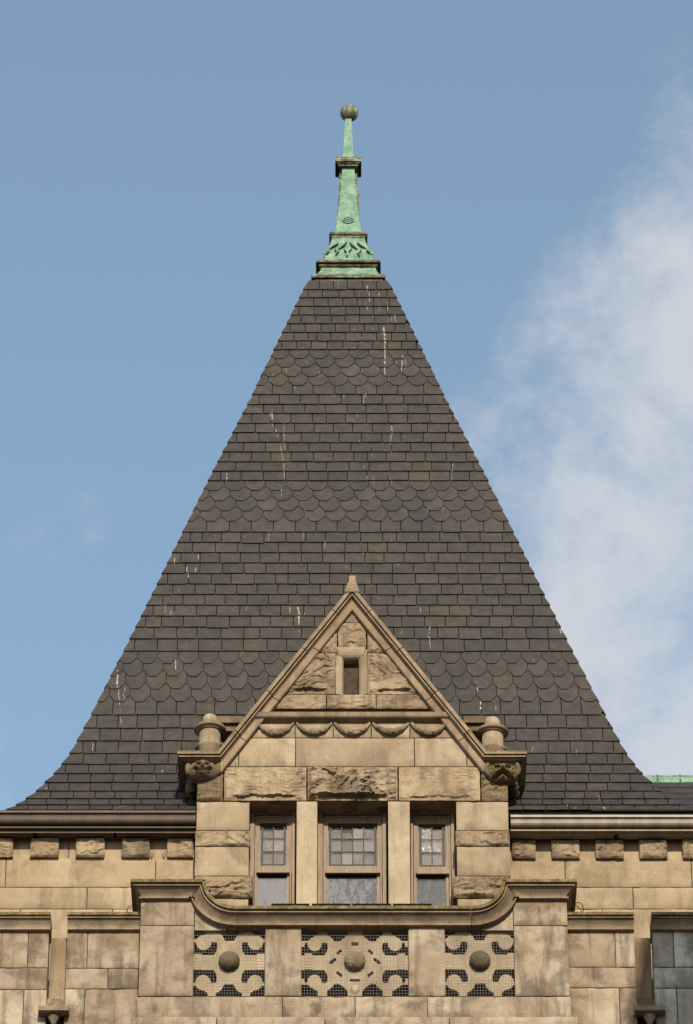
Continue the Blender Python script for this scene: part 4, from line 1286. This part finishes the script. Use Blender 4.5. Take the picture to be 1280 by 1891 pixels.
window(759, 840.5, 4, 7, 764, 833, 773.5, 823, 2, 2, 'narrow right window with two columns of leaded panes')
sl_ = MB(); sl_.box(XDL+.1, XDR-.1, Y_D-.05, Y_D+.5, Z(1790), Z(1760)-.004); sl_.build('window_sill', STONE, dor)

# ------------------------------------------------------------------ balcony parapet
YP = Y_PIER
zC0, zC1 = za(1623, YP-.18), za(1672.5, YP-.18)
par = thing('balcony_parapet', 'stone balcony parapet with three pierced scroll panels and an S-curved coping', 'parapet', (xa(654,1780,YP), YP, za(1890,YP)))
XC = xa(653.7, 1760, YP)
XPL = [xa(p,1760,YP) for p in (257,358)]; XPR = [2*XC-XPL[1], 2*XC-XPL[0]]
zz = lambda py: za(py, YP)
for a, b in (XPL, XPR):
    for y0, y1 in ((1655,1709),(1709,1839.5)):
        rblock(par, a, b, zz(y1), zz(y0), YP, depth=.55, mat=STONE_P)
for p0, p1 in ((489,557),(754,822.5)):
    rblock(par, xa(p0,1770,YP), xa(p1,1770,YP), zz(1839), zz(1690), YP, depth=.5, mat=STONE_P)
xb = [XPL[0]-.012] + [xa(p,1858,YP) for p in (521.5,656,789.5)] + [XPR[1]+.012]
for a, b in zip(xb, xb[1:]): rblock(par, a, b, zz(1881.5), zz(1840), YP, depth=.5, mat=STONE_P)
xb2 = [XPL[0]-.09] + [xa(p,1890,YP) for p in (400,600,830)] + [XPR[1]+.09]
for a, b in zip(xb2, xb2[1:]): rblock(par, a, b, zz(1960), zz(1881.5)-.003, YP-.07, depth=.6, mat=STONE_P)
# coping with its two S-curves
cp = [(-.45,.0),(.18,.0),(.18,.044),(.172,.048),(.118,.050),(.118,.064),(.150,.067),(.150,.082),(.115,.086),(.112,.095)]
for k in range(7):
    a = k/6
    cp.append((.110-.075*math.sin(a*math.pi/2), .098+.096*a))
cp += [(.034,.196),(.010,.198),(.010,.206),(.066,.208),(.066,.228),(.050,.231),(-.02,.233),(-.02,.240),(-.45,.240)]
xc0 = xa(241,1625,YP-.18)+.18; xcr = xa(380,1625,YP-.18)
Rr = zC0 - zC1 - .02
ctr = Vector((xcr+Rr, YP, zC1+Rr))
def arc(s, n=10):
    out = []
    for i in range(n+1):
        a = math.pi + (math.pi/2)*i/n
        out.append((math.cos(a), math.sin(a)))
    return out
stL = [(Vector((xc0,YP+.6,zC0)), Vector((-1,0,0)), nH), (Vector((xc0,YP,zC0)), Vector((-1,-1,0)), nH)]
xj = XPL[1]-.003
cop1 = stL + [(Vector((xj,YP,zC0)), O, nH)]
curve = [(Vector((xj+.004,YP,zC0)), O, nH), (Vector((xcr,YP,zC0)), O, mit(nH, Vector((-1,0,0))))]
for c_, s_ in arc(-1): curve.append((ctr+Vector((c_*Rr,0,s_*Rr)), O, Vector((c_,0,s_))))
curve.append((Vector((ctr.x+.02,YP,zC1)), O, nH))
def mirror(st):
    return [(Vector((2*XC-o.x,o.y,o.z)), Vector((-u.x,u.y,u.z)), Vector((-d.x,d.y,d.z))) for o, u, d in reversed([(Vector(a),Vector(b),Vector(c)) for a,b,c in st])]
for st in (cop1, curve, mirror(curve), mirror(cop1)):
    mb = MB(); mb.sweep(st, cp, moss=.045); mb.build('coping', STONE_C, par)
xm = [ctr.x+.024, xa(700,1685,YP), 2*XC-ctr.x-.024]
for a, b in zip(xm, xm[1:]):
    mb = MB(); mb.sweep([(Vector((a,YP,zC1)), O, nH), (Vector((b-.003,YP,zC1)), O, nH)], cp, moss=.045); mb.build('coping', STONE_C, par)
# stone filling the corner under each curve
for s in (-1,1):
    pts = []
    a0 = XPL[1]+.004 if s < 0 else 2*XC-XPL[1]-.004
    x_ = lambda v: v if s < 0 else 2*XC-v
    P = [(x_(XPL[1]+.004), zz(1716)), (x_(XPL[1]+.42), zz(1716)), (x_(XPL[1]+.42), zz(1712)), (x_(XPL[1]+.25), zz(1700)), (x_(XPL[1]+.10), zz(1680)), (x_(XPL[1]+.004), zz(1655))]
    if s > 0: P = P[::-1]
    mb = MB(); mb.prism(P, YP+.03, YP+.3); mb.build('spandrel_stone', STONE_P, par)
top = MB(); top.box(XPL[1], XPR[0], YP+.04, YP+.085, zz(1710), zC1-.2); top.build('head_course', STONE_P, par)
# pierced panels
def circ(a, b, cx, cy, r): return r-math.hypot(a-cx, b-cy)
def rect(a, b, cx, cy, hx_, hy_): return min(hx_-abs(a-cx), hy_-abs(b-cy))
def f_side(u, v):
    a, b = abs(u), abs(v)
    so_ = max(circ(a,b,31,35,23.5), rect(a,b,0,0,31,41), rect(a,b,0,0,70,14.6), rect(a,b,60,36.5,9,7.5), rect(a,b,32,60,8.5,14))
    B = circ(a,b,48,37,15)
    cut = max(min(circ(a,b,45.5,30,22), 36.5-b), rect(a,b,57,21,11,7))
    cut = min(cut, -B, b-14.8)
    return max(min(so_, -cut), B)
slots = [(0,34,0,5.5,2.2),(-29,19,.75,4.5,1.6),(29,19,-.75,4.5,1.6),(-41,2,.65,6.5,1.8),(41,2,-.65,6.5,1.8),(-28.5,-22,-.7,5.5,1.8),(28.5,-22,.7,5.5,1.8),(0,-33.5,0,9,2.0)]
def f_mid(u, v):
    a, b = abs(u), abs(v+1)
    bul = min(14+((57-min(b,57))/17)**2*15-a, 62-b)
    so_ = max(circ(a,b,61,27,27), rect(a,b,0,0,47,40), bul, rect(a,b,0,0,104,14), rect(a,b,94,34,9,7.5), rect(a,b,60,59,9.5,8))
    B = circ(a,b,74.4,34.6,13.7)
    cut = max(min(circ(a,b,72,28.5,20.5), 36-b), rect(a,b,90,21,14,7.5))
    cut = min(cut, -B, b-14.4)
    f = max(min(so_, -cut), B)
    for sx_, sy_, an, hx_, hy_ in slots:
        dx, dy = u-sx_, v-sy_
        c_, s_ = math.cos(an), math.sin(an)
        f = min(f, -rect(dx*c_+dy*s_, -dx*s_+dy*c_, 0, 0, hx_, hy_*(1-.5*abs(dx)/hx_ if hx_ > 8 else 1)))
    return f
def plate(f, hu, hv, cell, cx, cz, k, y0, y1):
    nu, nv = int(2*hu/cell), int(2*hv/cell)
    val = [[f(-hu+2*hu*i/nu, -hv+2*hv*j/nv) for i in range(nu+1)] for j in range(nv+1)]
    V, idx = [], {}
    def vert(key, u, v):
        if key not in idx: idx[key] = len(V); V.append((cx+u*k, cz+v*k))
        return idx[key]
    F = []
    U = lambda i: -hu+2*hu*i/nu
    W = lambda j: -hv+2*hv*j/nv
    for j in range(nv):
        for i in range(nu):
            cs = [(i,j),(i+1,j),(i+1,j+1),(i,j+1)]
            ins = [val[b][a] > 0 for a, b in cs]
            if not any(ins): continue
            poly = []
            for q in range(4):
                (a,b), (c,d) = cs[q], cs[(q+1)%4]
                if ins[q]: poly.append(vert((a,b), U(a), W(b)))
                if ins[q] != ins[(q+1)%4]:
                    t = val[b][a]/(val[b][a]-val[d][c])
                    key = tuple(sorted(((a,b),(c,d))))
                    poly.append(vert(key, U(a)+(U(c)-U(a))*t, W(b)+(W(d)-W(b))*t))
            if len(poly) > 2: F.append(tuple(poly))
    edges = {}
    for p in F:
        for q in range(len(p)):
            e = (p[q], p[(q+1) % len(p)])
            if (e[1],e[0]) in edges: del edges[(e[1],e[0])]
            else: edges[e] = 1
    n = len(V)
    mb = MB()
    jit = lambda x, z: .004*fbm(Vector((x,3,z)), 6, 3)
    mb.add([(x,y0+jit(x,z),z) for x,z in V]+[(x,y1,z) for x,z in V], F+[tuple(n+q for q in reversed(p)) for p in F]+[(b,a,n+a,n+b) for a,b in edges])
    return mb
YPAN = YP+.09
kp = (xa(754,1778,YPAN)-xa(557,1778,YPAN))/197
dist_k = lambda: kp
for nm, p0, p1, f, hu, cyp, lab in (('left', 358, 489, f_side, 66, 1777.5, 'left pierced panel with a dark mossy boss'), ('mid', 557, 754, f_mid, 99, 1777, 'wide middle pierced panel with a pale boss and star slots'), ('right', 822.5, 950, f_side, 66, 1776.5, 'right pierced panel with a dark mossy boss')):
    c = at((p0+p1)/2, cyp, YPAN)
    # vertical: the plane is seen at a slant, so a pixel of height is 1/cos(30 deg) longer
    kv = abs(za(cyp-10,YPAN)-za(cyp+10,YPAN))/20
    mb = plate(lambda u, v: f(u, v) - 1.0, hu+1, 64, 1.5, 0, 0, 1, YPAN, YPAN+.055)
    mb.v = [Vector((c.x+p.x*kp, p.y, c.z+p.z*kv)) for p in mb.v]
    pn = mb.build('pierced_panel', STONE_S, par, label=lab)
    bs_ = MB(); so2 = random.Random(p0)
    ofs = Vector((so2.uniform(0,9),)*3)
    bs_.ball((c.x, YPAN-.03, c.z), 19.5*kp, 44, 28, (1,.9,1), lambda d: .007*noise.noise(d*8+ofs)+.007*noise.noise(d*19+ofs))
    bs_.build('boss', STONE_F if nm == 'mid' else BOSS, pn)
    for s in (-1,1):
        ring = MB()
        x = c.x+s*(58 if hu == 66 else 86)*kp
        ring.box(x-7*kp, x+7*kp, YPAN-.022, YPAN+.01, c.z-14.5*kv, c.z+14.5*kv)
        ring.build('clasp', STONE_S, pn)
    if nm == 'mid':
        dp = MB(); dp.ball((c.x, YPAN-.0, c.z-50*kv), 8*kp, 14, 8, (1,.5,1.25)); dp.ball((c.x, YPAN, c.z-31*kv), 9*kp, 14, 6, (1,.4,.35)); dp.build('pendant', STONE_S, pn)
    wm = MB(); r_ = .0012; yw_ = YPAN-.022
    x0, x1 = xa(p0,1778,yw_)+.004, xa(p1,1778,yw_)-.004; z0, z1 = za(1840,yw_), za(1712,yw_)
    nx = int((x1-x0)/.037); nzn = int((z1-z0)/.042)
    rad = 19.5*kp
    def wy(x, z):      # the netting bellies out over the boss
        d = math.hypot(x-c.x, z-c.z)/(rad*1.9)
        return yw_ - (.0 if d > 1 else .0)
    for i in range(nx+1):
        x = x0+(x1-x0)*i/nx + random.uniform(-.002,.002)
        # wires stop round the boss, which stands through the netting
        h = math.sqrt(max(0, (rad*1.02)**2-(x-c.x)**2))
        for a, b in ([(z0,z1)] if h == 0 else [(z0,c.z-h),(c.z+h,z1)]): wm.box(x-r_, x+r_, yw_-r_, yw_+r_, a, b)
    for j in range(nzn+1):
        z = z0+(z1-z0)*j/nzn + random.uniform(-.002,.002)
        h = math.sqrt(max(0, (rad*1.02)**2-(z-c.z)**2))
        for a, b in ([(x0,x1)] if h == 0 else [(x0,c.x-h),(c.x+h,x1)]): wm.box(a, b, yw_-3*r_, yw_-r_, z-r_, z+r_)
    wm.build('wire_mesh', WIRE, pn)
bk = MB(); bk.box(XPL[1], XPR[0], YP+.165, YP+.19, zz(1850), zC1-.12); bk.build('shade_backing', DARK, par)  # added near-black sheet, stands in for the shade behind the panels
bk = MB(); bk.box(XPL[0], XPR[1], YP+.45, Y_D-.06, zz(1900), zz(1895)); bk.build('balcony_floor', STONE_P, par)

# dark trough rims standing behind the coping
for p0, p1, lab in ((501,571.5,'leftmost of the four low dark troughs behind the coping under the windows'),(576,647.5,'low dark trough behind the coping below the wide middle window, second from the left'),
                    (651,722.5,'low dark trough behind the coping below the wide middle window, third from the left'),(725.5,797.5,'rightmost of the four low dark troughs behind the coping under the windows')):
    Yt = YP+.36
    x0, x1 = xa(p0,1670,Yt), xa(p1,1670,Yt); z1 = za(1668.5,Yt); z0 = zC1+.002
    z0 = min(z0, z1-.12)
    t = MB()
    bars(t, x0, x1, z0, z1, .02, .02, 0, 0, Yt, Yt+.18)
    t.box(x0+.02, x1-.02, Yt, Yt+.02, z0, z1-.001); t.box(x0+.02, x1-.02, Yt+.16, Yt+.18, z0, z1-.001); t.box(x0+.021, x1-.021, Yt+.021, Yt+.159, z0, z1-.05)
    tag(t.build('trough', IRON, None, origin=((x0+x1)/2, Yt+.09, z0)), lab, 'trough', 'dark troughs behind the balcony coping')

# ------------------------------------------------------------------ lower parapets with their slots
zl = lambda py: za(py, Y_LOW)
lp_cop = [(-.28,.0),(.14,.0),(.14,.042),(.085,.046),(.085,.058),(.118,.061),(.118,.074),(.09,.078)]
for k in range(6): lp_cop.append((.088-.058*math.sin(k/5*math.pi/2), .083+.100*k/5))
lp_cop += [(.005,.188),(.005,.198),(.062,.201),(.062,.222),(.040,.226),(-.02,.230),(-.02,.246),(-.28,.246)]
zlc = za(1684, Y_LOW-.14)
def low_parapet(name, label, segs, courses, slot, side, cat='parapet'):
    x0, x1 = segs[0][0], segs[-1][1]
    t = thing(name, label, cat, ((x0+x1)/2, Y_LOW, zl(1900)))
    for a, b, ea, eb in segs:
        st = []
        if ea: st += [(Vector((a+.0,Y_LOW+.3,zlc)), Vector((-ea,0,0)), nH), (Vector((a,Y_LOW,zlc)), Vector((-ea,-1,0)), nH)]
        else: st += [(Vector((a,Y_LOW,zlc)), O, nH)]
        if eb: st += [(Vector((b,Y_LOW,zlc)), Vector((eb,-1,0)), nH), (Vector((b,Y_LOW+.3,zlc)), Vector((eb,0,0)), nH)]
        else: st += [(Vector((b,Y_LOW,zlc)), O, nH)]
        mb = MB(); mb.sweep(st, lp_cop, moss=.043); mb.build('coping', STONE_C, t)
    for xs_, y0, y1, mt in courses:
        for a, b in zip(xs_, xs_[1:]): rblock(t, a, b, zl(y1), zl(y0), Y_LOW, depth=.28, mat=mt)
    return t
lx = lambda px: xa(px, 1790, Y_LOW)
xpl = XPL[0]-.004; xpr = XPR[1]+.004
# left
sA, sB = lx(88.5), lx(121)
LPL = low_parapet('lower_parapet', 'left lower stone parapet with a narrow slot left of the balcony', [(XL_W-.3, lx(90.5)-.0, 0, 0), (lx(122), xpl, 0, 0)],
   [([XL_W-.3, lx(50), sA], 1716, 1787, STONE_P), ([XL_W-.3, lx(-40), sA], 1787, 1827, STONE_P), ([XL_W-.3, lx(46), sA], 1827, 1900, STONE_P), ([XL_W-.3, lx(20), lx(80), lx(150), xpl], 1900, 1960, STONE_P),
    ([sB, lx(160), xpl], 1716, 1788, STONE_P), ([sB, lx(200), xpl], 1788, 1826, STONE_P), ([sB, lx(158), xpl], 1826, 1900, STONE_P)], None, -1)
sC, sD = lx(1174.5), lx(1207)
LPR = low_parapet('lower_parapet', 'right lower stone parapet with a narrow slot and a shaded grey end', [(xpr, lx(1173.5), 0, 0), (lx(1206), XR_W+.5, 0, 0)],
   [([xpr, lx(1138), sC], 1716, 1786, STONE_P), ([xpr, sC], 1786, 1824, STONE_P), ([xpr, lx(1142), sC], 1824, 1900, STONE_P), ([xpr, lx(1100), lx(1190), lx(1260), XR_W+.5], 1900, 1960, STONE_P),
    ([sD, lx(1246), XR_W+.5], 1716, 1786, STONE_D), ([sD, XR_W+.5], 1786, 1825, STONE_D), ([sD, lx(1248), XR_W+.5], 1825, 1900, STONE_D)], None, 1)
for t, a, b, pc in ((LPL, sA, sB, 103), (LPR, sC, sD, 1196)):
    Ys = Y_LOW+.22
    rblock(t, a+.002, b-.002, zl(1900), za(1731,Ys), Ys, depth=.12, mat=STONE_G, name='slot_filling')
    xc = lx(pc); z1, z2, z3 = za(1843,Ys), za(1857,Y_LOW-.17), za(1865.5,Y_LOW-.17)
    mb = MB(); hw = 28*kp
    hi_ = 16*kp
    P = [(xc-hi_,Ys+.01,z1),(xc+hi_,Ys+.01,z1),(xc+hw,Y_LOW-.17,z2),(xc-hw,Y_LOW-.17,z2),(xc-hw,Y_LOW-.17,z3),(xc+hw,Y_LOW-.17,z3),(xc+hw,Y_LOW+.02,z3-.0),(xc-hw,Y_LOW+.02,z3),(xc-hw,Y_LOW+.02,z2+.06),(xc+hw,Y_LOW+.02,z2+.06)]
    mb.add(P, [(3,2,9,8),(8,9,1,0),(4,5,2,3),(7,6,5,4),(8,7,4,3),(6,9,2,5),(0,7,8),(1,9,6),(0,1,6,7)])
    mb.build('drip_sill', STONE_C, t)
    pd = MB(); pd.lathe((xc,Y_LOW-.03), [(.012,z3-.16),(.035,z3-.13),(.05,z3-.09),(.075,z3-.05),(.085,z3-.004)], 16); pd.build('sill_pendant', STONE_P, t)
pb = MB()
for x0, x1 in ((XL_W-.3, sA-.01), (sB+.01, xpl), (xpr, sC-.01), (sD+.01, XR_W+.5)):
    pass
for t, xs_ in ((LPL, ((XL_W-.3, sA-.01), (sB+.01, xpl))), (LPR, ((xpr, sC-.01), (sD+.01, XR_W+.5)))):
    mb = MB()
    for x0, x1 in xs_: mb.box(x0, x1, Y_LOW+.02, Y_LOW+.30, zl(1960), zlc-.2)
    mb.build('parapet_core', MORTAR, t)
    mb = MB(); mb.box(min(x[0] for x in xs_), max(x[1] for x in xs_), Y_LOW+.31, Y_WALL+.0, zl(1960)-.3, zl(1960)); mb.build('walkway', STONE_P, t)
cr_ = MB(); cr_.box(XPL[0]+.02, XPR[1]-.02, YP+.02, YP+.4, zz(1960), zz(1838)); cr_.build('parapet_core', MORTAR, par)

# loose cables curling out by the piers
def cable(pts, label):
    mb = MB(); P = [at(px, py, Y) for px, py, Y in pts]
    out = []
    for i in range(len(P)-1):       # smooth path
        p0, p1, p2, p3 = P[max(i-1,0)], P[i], P[i+1], P[min(i+2,len(P)-1)]
        for k in range(5):
            t = k/5
            out.append(.5*((2*p1)+(p2-p0)*t+(2*p0-5*p1+4*p2-p3)*t*t+(3*p1-p0-3*p2+p3)*t**3))
    out.append(P[-1])
    mb.tube(out, .006, 6)
    tag(mb.build('cable', IRON, None, origin=P[0]), label, 'cable')
cable([(1056,1682,-.85),(1060,1671,-.86),(1066,1667,-.88),(1074,1669,-.9),(1077,1677,-.92),(1077,1688,-.93)], 'black cable looping over the coping at the right pier, outer loop')
cable([(1054,1683,-.8),(1060,1671,-.82),(1067,1675,-.85),(1073,1681,-.87),(1076,1690,-.88)], 'black cable hanging inside the longer loop at the right pier')
cable([(234,1690,-.8),(235,1680,-.82),(238,1675,-.84),(243,1673,-.85),(250,1674,-.85)], 'short black cable curling up by the left pier')

# ------------------------------------------------------------------ unseen block added beyond the right edge to shade the parapet's right end
Yn = -20.0
dY = Y_LOW-Yn
Xn = lx(1203) + dY*math.tan(SUN_AZ)
Zn = zlc-.02 + dY/math.cos(SUN_AZ)*math.tan(SUN_EL)
nb = thing('shadow_blocker', 'unseen plain block added so that its shadow greys the right end of the parapet', 'shadow blocker', (Xn+5, Yn+4, 0))
mb = MB(); mb.box(Xn, Xn+10, Yn-9, Yn, 0, Zn); mb.build('blocker_body', BLOCKERM, nb)
mb = MB(); mb.box(Xn-.0, Xn+10.1, Yn-9.1, Yn-.3, Zn, Zn+.25); mb.build('blocker_cap', STONE_P, nb)
